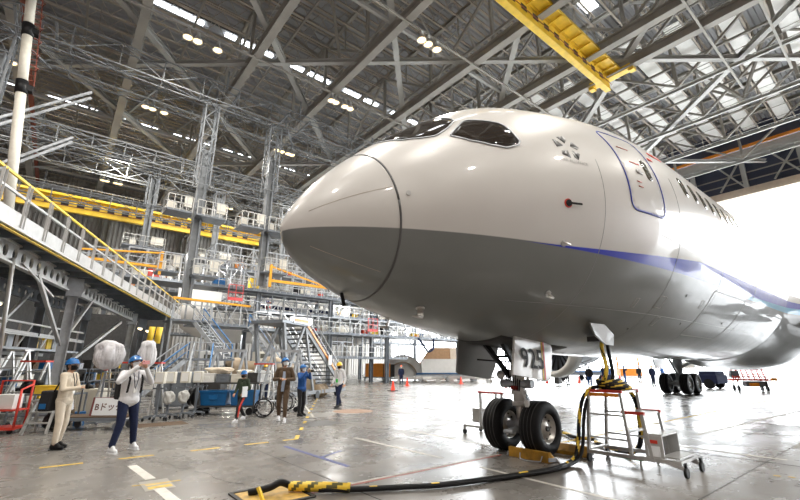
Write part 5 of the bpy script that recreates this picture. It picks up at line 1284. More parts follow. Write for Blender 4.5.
mb = MB(); mb.span((5.4, 30.3, 4.5), (8.0, 32.4, 4.62)); mb.build('landing', M['galv_d'], t, world=True)
mb = MB()
for x in (6.3, 9.1):
    for y in (28.7, 30.3): mb.bar((x, y, 0), (x, y, 3.1), .09)
for z in (2.6, 3.1): mb.bar((6.3, 28.7, z), (9.1, 28.7, z), .05)
for x in (5.5, 7.9):
    for y in (30.4, 32.3): mb.bar((x, y, 0), (x, y, 5.6), .1)
mb.bar((5.5, 30.4, 5.6), (7.9, 30.4, 5.6), .06); mb.build('landing_frame', M['galv'], t, world=True)
t = thing('yellow_light_post', 'bright yellow cylinder lamps on a post near the walkway end', 'lamp', (4.2, 27.5, 0)); mb = MB(); mb.bar((0, 0, 0), (0, 0, 3.1), .08); mb.build('post', M['galv'], t)
for q in (-.18, .2): mb = MB(); mb.cyl((q, 0, 2.9), (q+.05, 0, 3.8), .16, 14); mb.build('cylinder', M['yellow'], t)
# second stair seen right of the first, white sides
flight2 = thing('dock_stair', 'pale metal stair with white sides between the dock stair and the stair truck', 'stair', (12.4, 31.3, 0)); t = flight2
flight((14.8, 31.5, .1), (11.2, 32.0, 4.6), 1.2, 16)
# ---------------------------------------------------------------- row of carts on the left
def R3(name, lab, cat, x, y, rz=0, grp=None): return thing(name, lab, cat, (x, y, 0), rz, grp)
RA = math.radians
# red hand cart at the left edge
t = R3('hand_cart', 'red tube framed hand cart at the left edge', 'cart', -.75, 15.1, RA(-25)); mb = MB()
mb.tube([(.35, .3, .1), (.35, .3, 1.25), (-.35, .3, 1.25), (-.35, .3, .1)], .03, 8); mb.tube([(.42, -.3, .1), (.42, -.3, 1.05), (.35, .3, 1.15)], .028, 8); mb.bar((-.4, -.3, .12), (.45, -.3, .12), .05); mb.bar((-.4, .3, .12), (.4, .3, .12), .05); mb.bar((.42, -.3, .12), (.35, .3, .12), .05); mb.build('frame', M['red'], t)
mb = MB(); mb.box((0, 0, .14), (.8, .6, .03)); mb.box((0, 0, .55), (.75, .6, .03)); mb.build('shelf', M['red'], t)
mb = MB(); mb.box((0, 0, .75), (.5, .4, .35)); mb.build('parts_box', M['white'], t, bevel=.01)
for x in (-.35, .35):
    for y in (-.27, .27): mb = MB(); mb.cyl((x, y-.02, .06), (x, y+.02, .06), .06, 12); mb.build('caster', M['black'], t)
# step stool
def aframe(x, y, rz, h, w, lab, n, top=None, m='alu', name='step_ladder'):
    t = R3(name, lab, 'ladder', x, y, rz); mb = MB()
    for q in (-w/2, w/2): mb.bar((q, -.35*h, 0), (q*.85, 0, h), .05, .07); mb.bar((q, .35*h, 0), (q*.85, .05, h), .04, .06)
    mb.build('frame', M[m], t); mb = MB()
    for k in range(n): z = h*(k+1)/(n+1); mb.box((0, -.35*h*(1-z/h), z), (w*.95, .14, .03))
    mb.build('treads', M[m], t); mb = MB(); mb.box((0, .02, h+.02), (w, .35, .05)); mb.build('top_plate', M[top or m], t)
    return t
aframe(.05, 14.5, RA(-30), .75, .55, 'low aluminium step stool left of the woman in beige', 2)
aframe(-.4, 17.6, RA(-35), 1.75, .75, 'aluminium step ladder with red top plate behind the woman in beige', 5, 'red')
aframe(1.75, 16.9, RA(-30), 1.72, .8, 'aluminium step ladder with red top plate left of the flatbed sign', 5, 'red')
aframe(2.7, 17.6, RA(-32), 1.72, .9, 'aluminium step ladder with red top plate behind the man in white', 5, 'red')
aframe(6.75, 17.2, RA(-36), 1.7, .75, 'aluminium steps with red top plate left of the man in brown', 4, 'red')
aframe(-.9, 18.4, RA(-38), 2.1, .6, 'tall narrow aluminium step ladder at the left edge', 7)
# tool carts with clutter
def shelfcart(x, y, rz, lab, w, d, hs, items, m='galv_d', name='tool_cart'):
    t = R3(name, lab, 'cart', x, y, rz); mb = MB()
    for qx in (-w/2, w/2):
        for qy in (-d/2, d/2): mb.bar((qx, qy, .12), (qx, qy, hs[-1]+.02), .04)
    mb.build('frame', M[m], t)
    for h in hs: mb = MB(); mb.box((0, 0, h), (w, d, .04)); mb.build('shelf', M[m], t)
    for qx in (-w/2+.05, w/2-.05):
        for qy in (-d/2+.05, d/2-.05): mb = MB(); mb.cyl((qx-.025, qy, .07), (qx+.025, qy, .07), .07, 12); mb.build('caster', M['black'], t)
    return t
def item(name, lab, cat, x, y, z, d, m, rz=0, shape='box'):
    """a loose thing standing on something"""
    mb = MB()
    if shape == 'box': mb.box((0, 0, d[2]/2), d); mb.box((0, 0, d[2]+.01), (d[0]*1.03, d[1]*1.03, .03)); mb.box((0, -d[1]/2-.006, d[2]*.55), (d[0]*.35, .012, d[2]*.3))
    elif shape == 'sack':
        crumple(mb, (0, 0, d[2]/2), (d[0]/2, d[1]/2, d[2]/2), seed=x*3+y, amp=.38, fold=10, top=1, n=4)
    elif shape == 'reel': mb.lathe([(.0, -d[0]/2), (d[2]/2, -d[0]/2), (d[2]/2, -d[0]*.4), (d[2]*.28, -d[0]*.38), (d[2]*.28, d[0]*.38), (d[2]/2, d[0]*.4), (d[2]/2, d[0]/2), (0, d[0]/2)], (0, 0, d[2]/2), 'X', 20)
    o = mb.build(name, M[m], bevel=.008 if shape == 'box' else 0); o.location = (x, y, z); o.rotation_euler = (0, 0, rz); return tag(o, lab, cat)
shelfcart(.1, 16.2, RA(-30), 'dark tool cart piled with bags behind the woman in beige', 1.5, .8, (.3, .85), None)
item('tool_case', 'yellow tool case lying on the dark tool cart', 'case', .15, 16.0, .87, (.75, .4, .2), 'yellow', RA(-30)); item('plastic_sack', 'clear white plastic sack on the lower part of the tool cart', 'sack', .35, 15.75, .34, (.7, .4, .4), 'whitecloth', 0, 'sack')
item('equipment_bag', 'black equipment bag on the tool cart', 'bag', -.35, 16.5, .87, (.5, .4, .38), 'black', 0, 'sack'); item('equipment_bag', 'large black bag on the floor beside the tool cart', 'bag', .35, 14.75, 0, (.55, .45, .55), 'black', 0, 'sack')
item('paint_can', 'blue can on the lower shelf beside black bags', 'can', .85, 15.6, 0, (.25, .25, .35), 'blue', 0)
# flatbed cart with sign
t = R3('flatbed_cart', 'rusty brown flatbed cart with upright tube ends behind the man in white', 'cart', 1.2, 14.45, RA(-38)); mb = MB(); mb.box((0, 0, .32), (1.7, .75, .05)); mb.build('deck', M['brown'], t)
mb = MB(); mb.tube([(.8, -.35, .32), (.8, -.35, .95), (.8, .35, .95), (.8, .35, .32)], .025, 8); mb.tube([(-.8, -.35, .32), (-.8, -.35, 1.0), (-.8, .35, 1.0), (-.8, .35, .32)], .025, 8); mb.bar((-.85, -.37, .28), (.85, -.37, .28), .05, .08); mb.build('frame', M['galv_d'], t)
for x in (-.7, .7):
    for y in (-.28, .28): mb = MB(); mb.cyl((x, y-.03, .1), (x, y+.03, .1), .1, 14); mb.bar((x, y, .3), (x, y, .12), .05); mb.build('caster', M['galv_d'], t)
t = thing('cart_sign', 'white sign with dark Japanese dock lettering leaning on the flatbed cart', 'sign', (1.36, 14.1, .36), RA(-38)); mb = MB(); mb.box((0, 0, .22), (.80, .02, .44), rot=(-.12, 0, 0)); mb.build('board', M['mask_w'], t)
vs, fs = text_mesh('Bドック', .21, .004); mb = MB(); mb.add([(v.x-.36, -.012-.025-.12*-(v.y+.14-.22)-.0, v.y+.14) for v in vs], fs)
mb.v = [(x, -.014+.1206*(z-.22)*1.0, z) for x, y, z in mb.v]; mb.build('lettering', mat('lettering brown', (.12, .04, .03), .6), t)
mb = MB(); mb.box((-.0, .03, .2), (.95, .02, .5), rot=(-.12, 0, 0)); mb.build('backing_board', mat('maroon board', (.20, .05, .05), .6), t)
item('cable_reel', 'brown cable reel standing on the floor left of the flatbed cart', 'reel', .5, 16.0, .0, (.3, .6, .62), 'cowl_in', RA(20), 'reel')
# notice boards
t = R3('notice_stand', 'stand with two white notice sheets between the pair of visitors', 'notice board', 2.35, 16.2, RA(-38)); mb = MB(); mb.tube([(-.4, 0, 0), (-.4, 0, 1.62), (.4, 0, 1.62), (.4, 0, 0)], .02, 6); mb.bar((-.4, -.3, .02), (-.4, .3, .02), .03); mb.bar((.4, -.3, .02), (.4, .3, .02), .03); mb.build('frame', M['alu'], t)
for q in (-.19, .2):
    mb = MB(); mb.box((q, -.03, 1.22), (.34, .012, .62)); s_ = mb.build('notice_sheet', M['white'], t); mb = MB()
    for k in range(9): mb.box((q, -.04, 1.46-.055*k), (.26-.05*(k % 3), .004, .012))
    mb.build('print_lines', M['gatered'] if q < 0 else M['dark'], s_)
# bagged fans on poles
for x, y, zt, w, h, lab in ((1.28, 15.7, 1.52, .82, .86, 'big white translucent bag tied over a pole top left of the man in white'), (2.32, 15.9, 1.5, .52, .95, 'narrow translucent bag over a pole right of the man in white')):
    t = R3('bagged_stand', lab, 'bag', x, y); mb = MB(); crumple(mb, (0, 0, zt+h/2), (w/2, w*.42, h/2), seed=x, amp=.2, fold=12, top=.8); mb.build('bag', M['bag'], t)
    mb = MB(); mb.bar((0, 0, .05), (0, 0, zt+.1), .05); mb.bar((-.35, 0, .04), (.35, 0, .04), .05); mb.bar((0, -.35, .04), (0, .35, .04), .05); mb.build('stand', M['galv_d'], t)
    mb = MB(); mb.cyl((0, 0, zt-.02), (0, 0, zt+.06), .06, 12); mb.build('tie', M['red'], t)
# cream boxes on wheeled stands
STP = ((2.75, 15.45), (3.1, 15.7), (3.55, 15.75), (4.0, 16.0), (4.35, 16.8))
for k, (x, y) in enumerate(STP):
    t = R3('wheeled_test_stand', 'cream box on a wheeled pole stand, %s' % ['nearest the man in white', 'second from the man in white', 'third from the man in white', 'fourth from the man in white', 'nearest the blue bins'][k], 'stand', x, y, RA(-38)); mb = MB(); mb.bar((0, 0, .12), (0, 0, 1.15), .06)
    for a in range(5): q = 2*PI*a/5; mb.bar((0, 0, .16), (.34*math.cos(q), .34*math.sin(q), .12), .04, .05)
    mb.bar((-.2, 0, .95), (.2, 0, .95), .05); mb.build('pole', M['galv_d'], t)
    mb = MB(); mb.box((0, -.03, 1.27), (.30, .16, .36)); mb.build('box', M['cream'], t, bevel=.02); mb = MB(); mb.box((0, -.115, 1.28), (.22, .01, .26)); mb.build('face_panel', M['white'], t)
    for a in range(5): q = 2*PI*a/5; mb = MB(); mb.cyl((.34*math.cos(q)-.015, .34*math.sin(q), .05), (.34*math.cos(q)+.015, .34*math.sin(q), .05), .05, 10); mb.build('caster', M['black'], t)
    if k in (1, 2):
        item('plastic_sack', 'clear bag of hoses hanging on the %s test stand' % ('second' if k == 1 else 'third'), 'bag', x-.05, y-.2, .45, (.32, .2, .42), 'cowl', 0, 'sack')
# blue bins cart
t = R3('bin_cart', 'two tier black cart carrying blue plastic bins', 'cart', 4.95, 16.05, RA(-38)); mb = MB(); mb.box((.15, 0, .28), (2.0, .7, .05)); mb.box((.15, .0, 1.05), (2.3, .7, .05))
for x in (-.85, 1.15):
    for y in (-.33, .33): mb.bar((x, y, .15), (x, y, 1.05), .05)
mb.build('frame', M['dark'], t)
for x in (-.7, 1.0):
    for y in (-.28, .28): mb = MB(); mb.cyl((x, y-.03, .12), (x, y+.03, .12), .12, 14); mb.build('caster', M['black'], t)
rot = Matrix.Rotation(RA(-38), 3, 'Z')
def oncart(x, y, z, base=(4.95, 16.05, 0)): p = rot @ V((x, y, z)); return (p.x+base[0], p.y+base[1], z)
for k, (x, lab, w) in enumerate(((-.28, 'larger blue plastic bin, left one on the black cart', .95), (.72, 'blue plastic bin, right one on the black cart', .85))):
    t = thing('plastic_bin', lab, 'bin', oncart(x, 0, .31), RA(-38)); mb = MB(); a, b, h = w/2*.88, .27, .5
    bot = [(-a, -b, 0), (a, -b, 0), (a, b, 0), (-a, b, 0)]; A, B_ = w/2, .32; top = [(-A, -B_, h), (A, -B_, h), (A, B_, h), (-A, B_, h)]; it = [(x_*.94, y_*.92, h) for x_, y_, _ in top]; ib = [(x_*.94, y_*.92, .03) for x_, y_, _ in bot]
    mb.add(bot+top+it+ib, [(3, 2, 1, 0), (0, 1, 5, 4), (1, 2, 6, 5), (2, 3, 7, 6), (3, 0, 4, 7), (4, 5, 9, 8), (5, 6, 10, 9), (6, 7, 11, 10), (7, 4, 8, 11), (8, 9, 13, 12), (9, 10, 14, 13), (10, 11, 15, 14), (11, 8, 12, 15), (12, 13, 14, 15)]); mb.build('tub', M['blue'], t, bevel=.01)
    mb = MB(); mb.bar((-A-.01, -B_-.01, h-.03), (A+.01, -B_-.01, h-.03), .03, .06); mb.box((0, -.31, h*.55), (w*.3, .02, .14)); mb.build('rim', M['blue'], t)
for k, (x, dx, dz, m, nm, lab) in enumerate(((-.6, .5, .28, 'white', 'instrument_box', 'white instrument box on top of the bin cart, left end'), (-.05, .45, .25, 'galv_d', 'instrument_box', 'grey instrument box in the middle of the bin cart top'), (.5, .5, .25, 'cream', 'instrument_box', 'cream instrument box right on the bin cart top'), (1.0, .35, .3, 'dark', 'instrument_box', 'dark instrument box at the right end of the bin cart top'))):
    item(nm, lab, 'box', *oncart(x, -.05, 1.08), (dx, .4, dz), m, RA(-38))
item('folded_cover', 'crumpled beige dust cover lying over the bin cart boxes', 'cover', *oncart(-.3, .1, 1.37), (1.0, .5, .22), 'beige', RA(-38), 'sack'); item('folded_cover', 'smaller crumpled beige cover at the right of the bin cart', 'cover', *oncart(.6, .1, 1.35), (.6, .45, .16), 'cream', RA(-38), 'sack')
item('cable_reel', 'black hose reel hanging at the left end of the bin cart', 'reel', *oncart(-1.12, 0, .3), (.16, .6, .6), 'black', RA(-38), 'reel')
# wheelchair behind the man in brown
t = R3('wheelchair', 'empty wheelchair with spoked wheels behind the man in brown', 'wheelchair', 7.1, 15.7, RA(-125)); 
for k, q in enumerate((-.33, .33)):
    mb = MB(); mb.lathe([(.30, -.018), (.33, -.018), (.34, 0), (.33, .018), (.30, .018)], (q, 0, .34), 'X', 28, closed=True); w_ = mb.build('wheel', M['rubber'], t); mb = MB()
    for j in range(14): a = 2*PI*j/14; mb.bar((q, 0, .34), (q, .3*math.cos(a), .34+.3*math.sin(a)), .008)
    mb.lathe([(.27, -.03), (.285, -.03), (.285, -.02), (.27, -.02)], (q, 0, .34), 'X', 28, closed=True); mb.build('spokes', M['alu'], w_)
    mb = MB(); mb.cyl((q-.02, .45, .09), (q+.02, .45, .09), .09, 16); mb.build('front_caster', M['rubber'], t)
mb = MB()
for q in (-.25, .25): mb.tube([(q, -.35, .95), (q, -.2, .9), (q, -.15, .3), (q, .42, .25), (q, .45, .12)], .015, 6); mb.bar((q, -.15, .48), (q, .35, .5), .03); mb.bar((q, -.15, .70), (q, .25, .70), .04); mb.tube([(q, .3, .5), (q, .5, .3), (q, .62, .12)], .014, 6)
mb.bar((-.3, 0, .34), (.3, 0, .34), .03); mb.build('frame', M['alu'], t)
mb = MB(); mb.box((0, .1, .5), (.48, .45, .05)); mb.build('seat', M['black'], t); mb = MB(); mb.box((0, -.18, .74), (.48, .04, .42), rot=(.1, 0, 0)); mb.build('backrest', M['black'], t)
mb = MB(); mb.box((-.12, .6, .12), (.16, .2, .02)); mb.box((.12, .6, .12), (.16, .2, .02)); mb.build('footrest', M['black'], t)
t = R3('hand_trolley', 'small bicycle wheeled hand trolley left of the man in brown', 'trolley', 5.75, 14.35, RA(-120))
for q in (-.25, .25): mb = MB(); mb.lathe([(.26, -.018), (.29, -.018), (.30, 0), (.29, .018), (.26, .018)], (q, 0, .30), 'X', 28, closed=True); w_ = mb.build('wheel', M['rubber'], t); mb = MB(); [mb.bar((q, 0, .3), (q, .26*math.cos(2*PI*j/12), .3+.26*math.sin(2*PI*j/12)), .008) for j in range(12)]; mb.build('spokes', M['alu'], w_)
mb = MB(); mb.tube([(-.2, -.1, .3), (-.2, .5, 1.0), (.2, .5, 1.0), (.2, -.1, .3)], .018, 6); mb.box((0, .1, .5), (.4, .5, .03)); mb.build('frame', M['galv'], t)
# extra grey trestles and tables behind
for k, (x, y, rz) in enumerate(((6.1, 19.6, -30), (8.2, 18.4, -40))):
    t = R3('work_trestle', 'grey A shaped trestle frame %s' % ('left of the mobile stair' if k else 'behind the blue bins'), 'trestle', x, y, RA(rz)); mb = MB()
    for q in (-.6, .6): mb.bar((q-.35, -.4, 0), (q, 0, 2.3), .09); mb.bar((q+.35, .4, 0), (q, 0, 2.3), .09); mb.bar((q-.2, -.25, 1), (q+.2, .25, 1), .06)
    mb.bar((-.7, 0, 2.3), (.7, 0, 2.3), .12); mb.bar((-.7, 0, 1.2), (.7, 0, 1.2), .07); mb.build('frame', M['galv'], t)
# storage racks with equipment along the walkway's foot, deep in the shade
rr2 = random.Random(21)
for k in range(9):
    u = 4.2+k*2.3; p = o0+dr*u+nl*(2.35)
    t = thing('storage_rack', 'storage rack of mixed gear under the raised walkway, %s' % ['first from the left edge', 'second from the left edge', 'third from the left', 'fourth from the left', 'middle of the row', 'right of the middle', 'third from the right', 'second from the right', 'last before the dock stair'][k], 'rack', (p.x, p.y, 0), math.atan2(dr.y, dr.x)); mb = MB()
    for qx in (-.9, .9):
        for qy in (-.3, .3): mb.bar((qx, qy, 0), (qx, qy, 1.5), .05)
    for z in (.35, .9, 1.5): mb.box((0, 0, z), (1.85, .65, .04))
    mb.build('frame', M['galv_d'], t)
    for z in (.37, .92, 1.52):
        x = -.75
        while x < .7:
            w_ = rr2.uniform(.22, .5); h = rr2.uniform(.15, .42); nm = rr2.choice(('tool_box', 'parts_box', 'folded_sheet')); mm, cn = rr2.choice((('white', 'white'), ('cream', 'cream'), ('galv', 'grey'), ('yellow', 'yellow'), ('blue', 'blue'), ('dark', 'dark'), ('brown', 'brown'), ('cowl_in', 'tan')))
            q = Matrix.Rotation(math.atan2(dr.y, dr.x), 3, 'Z') @ V((x+w_/2, rr2.uniform(-.08, .08), 0)); o = item(nm, '%s %s on the storage racks under the raised walkway' % (cn, nm.replace('_', ' ')), nm.split('_')[-1], p.x+q.x, p.y+q.y, z, (w_, .4, h), mm, math.atan2(dr.y, dr.x)); o['group'] = '%s %ss on the storage racks' % (cn, nm.replace('_', ' ')); x += w_+.06
for k, (x, y, w_, h, m, lab) in enumerate(((1.0, 18.3, 1.4, .8, 'cream', 'cream cabinet high behind the woman in beige'), (4.0, 19.3, 1.2, 1.3, 'galv_d', 'grey cabinet behind the man in white'), (5.2, 18.8, 1.0, 1.2, 'dark', 'dark cabinet behind the blue bins'), (8.0, 22.5, 1.4, 1.0, 'cream', 'cream cabinet left of the mobile stair foot'))):
    t = R3('cabinet', lab, 'cabinet', x, y, RA(-38)); mb = MB(); mb.box((0, 0, h/2+.1), (w_, .6, h)); mb.build('body', M[m], t, bevel=.015); mb = MB(); mb.box((-w_*.24, -.31, h/2+.1), (w_*.45, .02, h*.9)); mb.box((w_*.24, -.31, h/2+.1), (w_*.45, .02, h*.9)); mb.build('door', M[m], t); mb = MB(); [mb.box((q, 0, .05), (.08, .4, .1)) for q in (-w_*.4, w_*.4)]; mb.build('feet', M['black'], t)
for x, y, lab in ((11.4, 21.2, 'brown cable drum at the foot of the mobile stair'), (12.0, 21.9, 'second brown cable drum at the foot of the mobile stair')): item('cable_drum', lab, 'drum', x, y, .0, (.4, .7, .7), 'cowl_in', RA(30), 'reel')
M['paleblue'] = mat('pale blue shirt', (.40, .48, .62), .8)
# ---------------------------------------------------------------- people
def cap(bm, p, q, r0, r1, n=14):
    """closed tapered capsule"""
    p, q = V(p), V(q); d = q-p; L = d.length
    if L < 1e-5: d = V((0, 0, 1))
    d.normalize(); u = V((0, 0, 1)) if abs(d.z) < .9 else V((1, 0, 0)); x = d.cross(u).normalized(); y = d.cross(x); rings = []
    for i in range(1, 5): a = PI/2*(1-i/4); rings.append((p-d*(r0*math.sin(a)), r0*math.cos(a)))
    for i in range(0, 4): a = PI/2*(i/4); rings.append((q+d*(r1*math.sin(a)), r1*math.cos(a)))
    vs = [[bm.verts.new(c+(x*math.cos(2*PI*k/n)+y*math.sin(2*PI*k/n))*r) for k in range(n)] for c, r in rings]
    for a, b in zip(vs, vs[1:]):
        for k in range(n): bm.faces.new((a[k], a[(k+1) % n], b[(k+1) % n], b[k]))
    bm.faces.new(vs[0][::-1]) ; t = bm.verts.new(q+d*r1)
    for k in range(n): bm.faces.new((vs[-1][k], vs[-1][(k+1) % n], t))
def ell(bm, c, r, rot=None, n=18):
    m = Matrix.Diagonal(V(r)).to_4x4()
    if rot is not None: m = rot.to_4x4() @ m
    bmesh.ops.create_uvsphere(bm, u_segments=n, v_segments=max(8, n//2), radius=1, matrix=Matrix.Translation(V(c)) @ m)
def fuse(name, bm, mt_, parent, vox=.012, sm=3, lab=None):
    """merge everything in bm into one continuous skin"""
    bmesh.ops.recalc_face_normals(bm, faces=bm.faces[:]); me = bpy.data.meshes.new(name); bm.to_mesh(me); bm.free()
    o = bpy.data.objects.new(name, me); COL.objects.link(o); md = o.modifiers.new('r', 'REMESH'); md.mode = 'VOXEL'; md.voxel_size = vox; md.use_smooth_shade = True
    s = o.modifiers.new('s', 'SMOOTH'); s.iterations = sm; s.factor = .5
    dg = bpy.context.evaluated_depsgraph_get(); m2 = bpy.data.meshes.new_from_object(o.evaluated_get(dg)); o.modifiers.clear(); o.data = m2; bpy.data.meshes.remove(me)
    m2.materials.clear(); m2.materials.append(mt_)
    for p in m2.polygons: p.use_smooth = True
    o.parent = parent; CH.setdefault(parent.name, []).append(o)
    if lab: o['label'] = lab
    return o
def person(lab, loc, face, top, legs, shoe, arms, feet, head=(0, 0), helmet='helmet_blue', mask='mask_w', hair='hair', h=1.70, vox=.012, near=True, lean=0, lanyard=None, inner=None, jacket_len=.83, soft=1.0, grp=None, cuffs=None):
    """arms = ((elbow),(wrist)) left and right; feet = ((knee),(ankle)) left and right, in metres for a 1.70 m person facing +Y"""
    K = h/1.70; t = thing('person', lab, 'person', loc, math.atan2(face[1], face[0])-PI/2, grp)
    sh_z, hip_z = 1.39, .90
    def k_(p): return V(p)*K
    pel = V((0, 0, hip_z)); ch = V((0, lean, 1.22)); nk = V((0, lean*1.2, 1.46))
    shl = [V((-.175, lean*1.1, sh_z)), V((.175, lean*1.1, sh_z))]; hipj = [V((-.09, 0, .88)), V((.09, 0, .88))]
    hr = Matrix.Rotation(head[0], 3, 'Z') @ Matrix.Rotation(head[1], 3, 'X'); hc = V((0, lean*1.25+.015, 1.575))
    def H(x, y, z): return (hc+hr @ V((x, y, z)))*K
    bm = bmesh.new()
    # body under the clothes and the bare head, one surface
    def C(p, q, a, b): cap(bm, k_(p), k_(q), a*K, b*K)
    C(pel, ch, .105, .115); C((-.07, 0, .92), (-.08, lean, 1.3), .09, .085); C((.07, 0, .92), (.08, lean, 1.3), .09, .085); C(shl[0], shl[1], .055, .055); C(nk-V((0, 0, .06)), hc-V((0, .01, .03)), .056, .052)
    for i in (0, 1):
        e, w = V(arms[i][0]), V(arms[i][1]); C(shl[i], e, .047, .038); C(e, w, .038, .026)
        kn, an = V(feet[i][0]), V(feet[i][1]); C(hipj[i], kn, .082, .052); C(kn, an, .052, .034); C(an, an+V((0, .10, -.05)), .03, .022)
    ell(bm, H(0, 0, .012), (.076*K, .094*K, .108*K), hr); ell(bm, H(0, .022, -.055), (.056*K, .068*K, .062*K), hr)
    cap(bm, H(0, .092, .012), H(0, .108, -.018), .010*K, .016*K, 8)
    for sx in (-1, 1):
        ell(bm, H(sx*.078, -.005, 0), (.010*K, .020*K, .032*K), hr, 10); cap(bm, H(sx*.045, .082, .03), H(sx*.012, .088, .03), .008*K, .008*K, 8)
    cap(bm, H(-.018, .088, -.048), H(.018, .088, -.048), .009*K, .009*K, 8)
    # hands: palm, four fingers of unequal length, thumb from the side of the palm
    for i in (0, 1):
        e, w = V(arms[i][0]), V(arms[i][1]); d = (w-e).normalized(); grip = V(arms[i][2]) if len(arms[i]) > 2 else V((0, 0, -1)) if abs(d.z) < .8 else V((0, 1, 0))
        fwd = d; side = fwd.cross(grip).normalized(); nrm = side.cross(fwd).normalized()
        pc_ = w+fwd*.055
        for q in (-.026, -.009, .009, .026): cap(bm, k_(w+side*q*.6), k_(w+fwd*.085+side*q), .014*K, .012*K, 8)
        for j, (q, L_) in enumerate(((-.030, .060), (-.010, .072), (.010, .068), (.029, .052))):
            a = w+fwd*.088+side*q; b = a+(fwd*.8+nrm*.45).normalized()*L_*.5; c = b+(fwd*.35+nrm*.9).normalized()*L_*.5
            cap(bm, k_(a), k_(b), .0085*K, .008*K, 8); cap(bm, k_(b), k_(c), .008*K, .007*K, 8)
        sgn = 1 if i == 0 else -1
        a = w+fwd*.03+side*(.028*sgn); b = a+(fwd*.6+side*.7*sgn+nrm*.3).normalized()*.035; c = b+(fwd*.7+nrm*.6).normalized()*.028
        cap(bm, k_(a), k_(b), .011*K, .009*K, 8); cap(bm, k_(b), k_(c), .009*K, .008*K, 8)
    fuse('body', bm, M['skin'], t, vox if not near else min(vox, .0085), 1)
    # trousers
    bm = bmesh.new(); C((-.055, 0, .90), (.055, 0, .90), .100*soft, .100*soft); C((0, -.02, .88), (0, 0, .94), .104*soft, .10*soft)
    for i in (0, 1):
        kn, an = V(feet[i][0]), V(feet[i][1]); C(hipj[i], kn, .098*soft, .070*soft); C(kn, an+V((0, 0, .035)), .070*soft, .055*soft)
    fuse('trousers', bm, M[legs], t, vox, 2)
    # shoes
    for i in (0, 1):
        an = V(feet[i][1]); bm = bmesh.new(); C(an+V((0, -.03, -.03)), an+V((0, -.035, -.055)), .044, .042); C(an+V((0, 0, -.045)), an+V((0, .15, -.06)), .043, .034); C(an+V((0, .04, .0)), an+V((0, .1, -.045)), .036, .03)
        z0 = (an.z-.10)*K
        fuse('shoe', bm, M[shoe], t, vox, 1)
        mb = MB(); c_ = (an+V((0, .055, -.095)))*K; mb.box(c_, (.082*K, .25*K, .022*K)); mb.build('shoe_sole', M['mask_w'] if shoe in ('whitecloth', 'mask_w') else M['black'], t, bevel=.006)
    # top
    bm = bmesh.new(); C((-.07, 0, jacket_len+.06), (-.085, lean, 1.30), .098*soft, .095*soft); C((.07, 0, jacket_len+.06), (.085, lean, 1.30), .098*soft, .095*soft); C((0, 0, jacket_len+.10), ch, .118*soft, .122*soft); C((-.06, 0, jacket_len+.07), (.06, 0, jacket_len+.07), .124*soft, .124*soft); C(shl[0], shl[1], .066, .066); C((0, lean, 1.38), nk-V((0, 0, .05)), .075, .062)
    for i in (0, 1):
        e, w = V(arms[i][0]), V(arms[i][1]); C(shl[i], e, .066*soft, .053*soft); C(e, e+(w-e)*.93, .052*soft, .040*soft)
    tp = fuse('jacket', bm, M[top], t, vox, 2)
    if inner:
        mb = MB(); mb.prism([k_((-.03, .112+lean*.9, 1.34)), k_((.03, .112+lean*.9, 1.34)), k_((.045, .122+lean*.5, 1.1)), k_((.06, .112, .80)), k_((-.02, .112, .80)), k_((-.045, .122+lean*.5, 1.1))], (0, .01, 0)); mb.build('shirt_front', M[inner], t, bevel=.004)
    if lanyard:
        mb = MB(); mb.tube([k_((-.05, .09+lean, 1.43)), k_((-.04, .135+lean*.8, 1.3)), k_((0, .145+lean*.5, 1.10)), k_((.04, .135+lean*.8, 1.3)), k_((.05, .09+lean, 1.43))], .008, 6); mb.build('lanyard', M[lanyard], t)
        mb = MB(); mb.box(k_((0, .142+lean*.5, 1.08)), (.06*K, .008, .085*K)); mb.build('badge', M['white'], t)
    # hair, helmet, mask, eyes
    bm = bmesh.new(); ell(bm, H(0, -.018, .022), (.084*K, .096*K, .106*K), hr); ell(bm, H(0, -.045, -.04), (.07*K, .055*K, .07*K), hr); fuse('hair', bm, M[hair], t, .012, 2)
    if helmet:
        mb = MB(); n = 28; rows = []
        for i in range(9):
            a = PI/2*i/8; rows.append([(hc+hr @ V((.108*math.sin(a)*math.cos(2*PI*k/n), .132*math.sin(a)*math.sin(2*PI*k/n)-.006, .042+.125*math.cos(a))))*K for k in range(n)])
        rows.append([(hc+hr @ V((.118*math.cos(2*PI*k/n), (.145 if math.sin(2*PI*k/n) < .2 else .185)*math.sin(2*PI*k/n), .028)))*K for k in range(n)])
        rows.append([(hc+hr @ V((.098*math.cos(2*PI*k/n), .120*math.sin(2*PI*k/n), .032)))*K for k in range(n)])
        mb.add([p for r in rows for p in r], [(i*n+k, i*n+(k+1) % n, (i+1)*n+(k+1) % n, (i+1)*n+k) for i in range(len(rows)-1) for k in range(n)], 0, True); hm = mb.build('helmet', M[helmet], t)
        if near: mb = MB(); [mb.bar(H(.02*q, -.09, .148), H(.02*q, .09, .142), .008*K, .008*K) for q in (-1, 0, 1)]; mb.tube([H(-.09, 0, .05), H(-.075, .02, -.06), H(0, .05, -.112), H(.075, .02, -.06), H(.09, 0, .05)], .004, 6); mb.build('chin_strap', M['black'], hm)
    if mask:
        mb = MB(); vs = []; A_, B_ = 11, 8
        for j in range(B_):
            for i in range(A_):
                a = RA(-72+144*i/(A_-1)); z = .004-.094*j/(B_-1); rx = .082-.016*(j/(B_-1))**2; ry = .104-.018*(j/(B_-1))**2+.016*math.cos(a)**4*(1-abs(j-3)/6)
                vs.append(H(rx*math.sin(a), ry*math.cos(a)+.004, z))
        vs2 = [(v-H(0, 0, -.03))*.96+H(0, 0, -.03) for v in vs]; N_ = A_*B_; fs = [(j*A_+i, j*A_+i+1, (j+1)*A_+i+1, (j+1)*A_+i) for j in range(B_-1) for i in range(A_-1)]
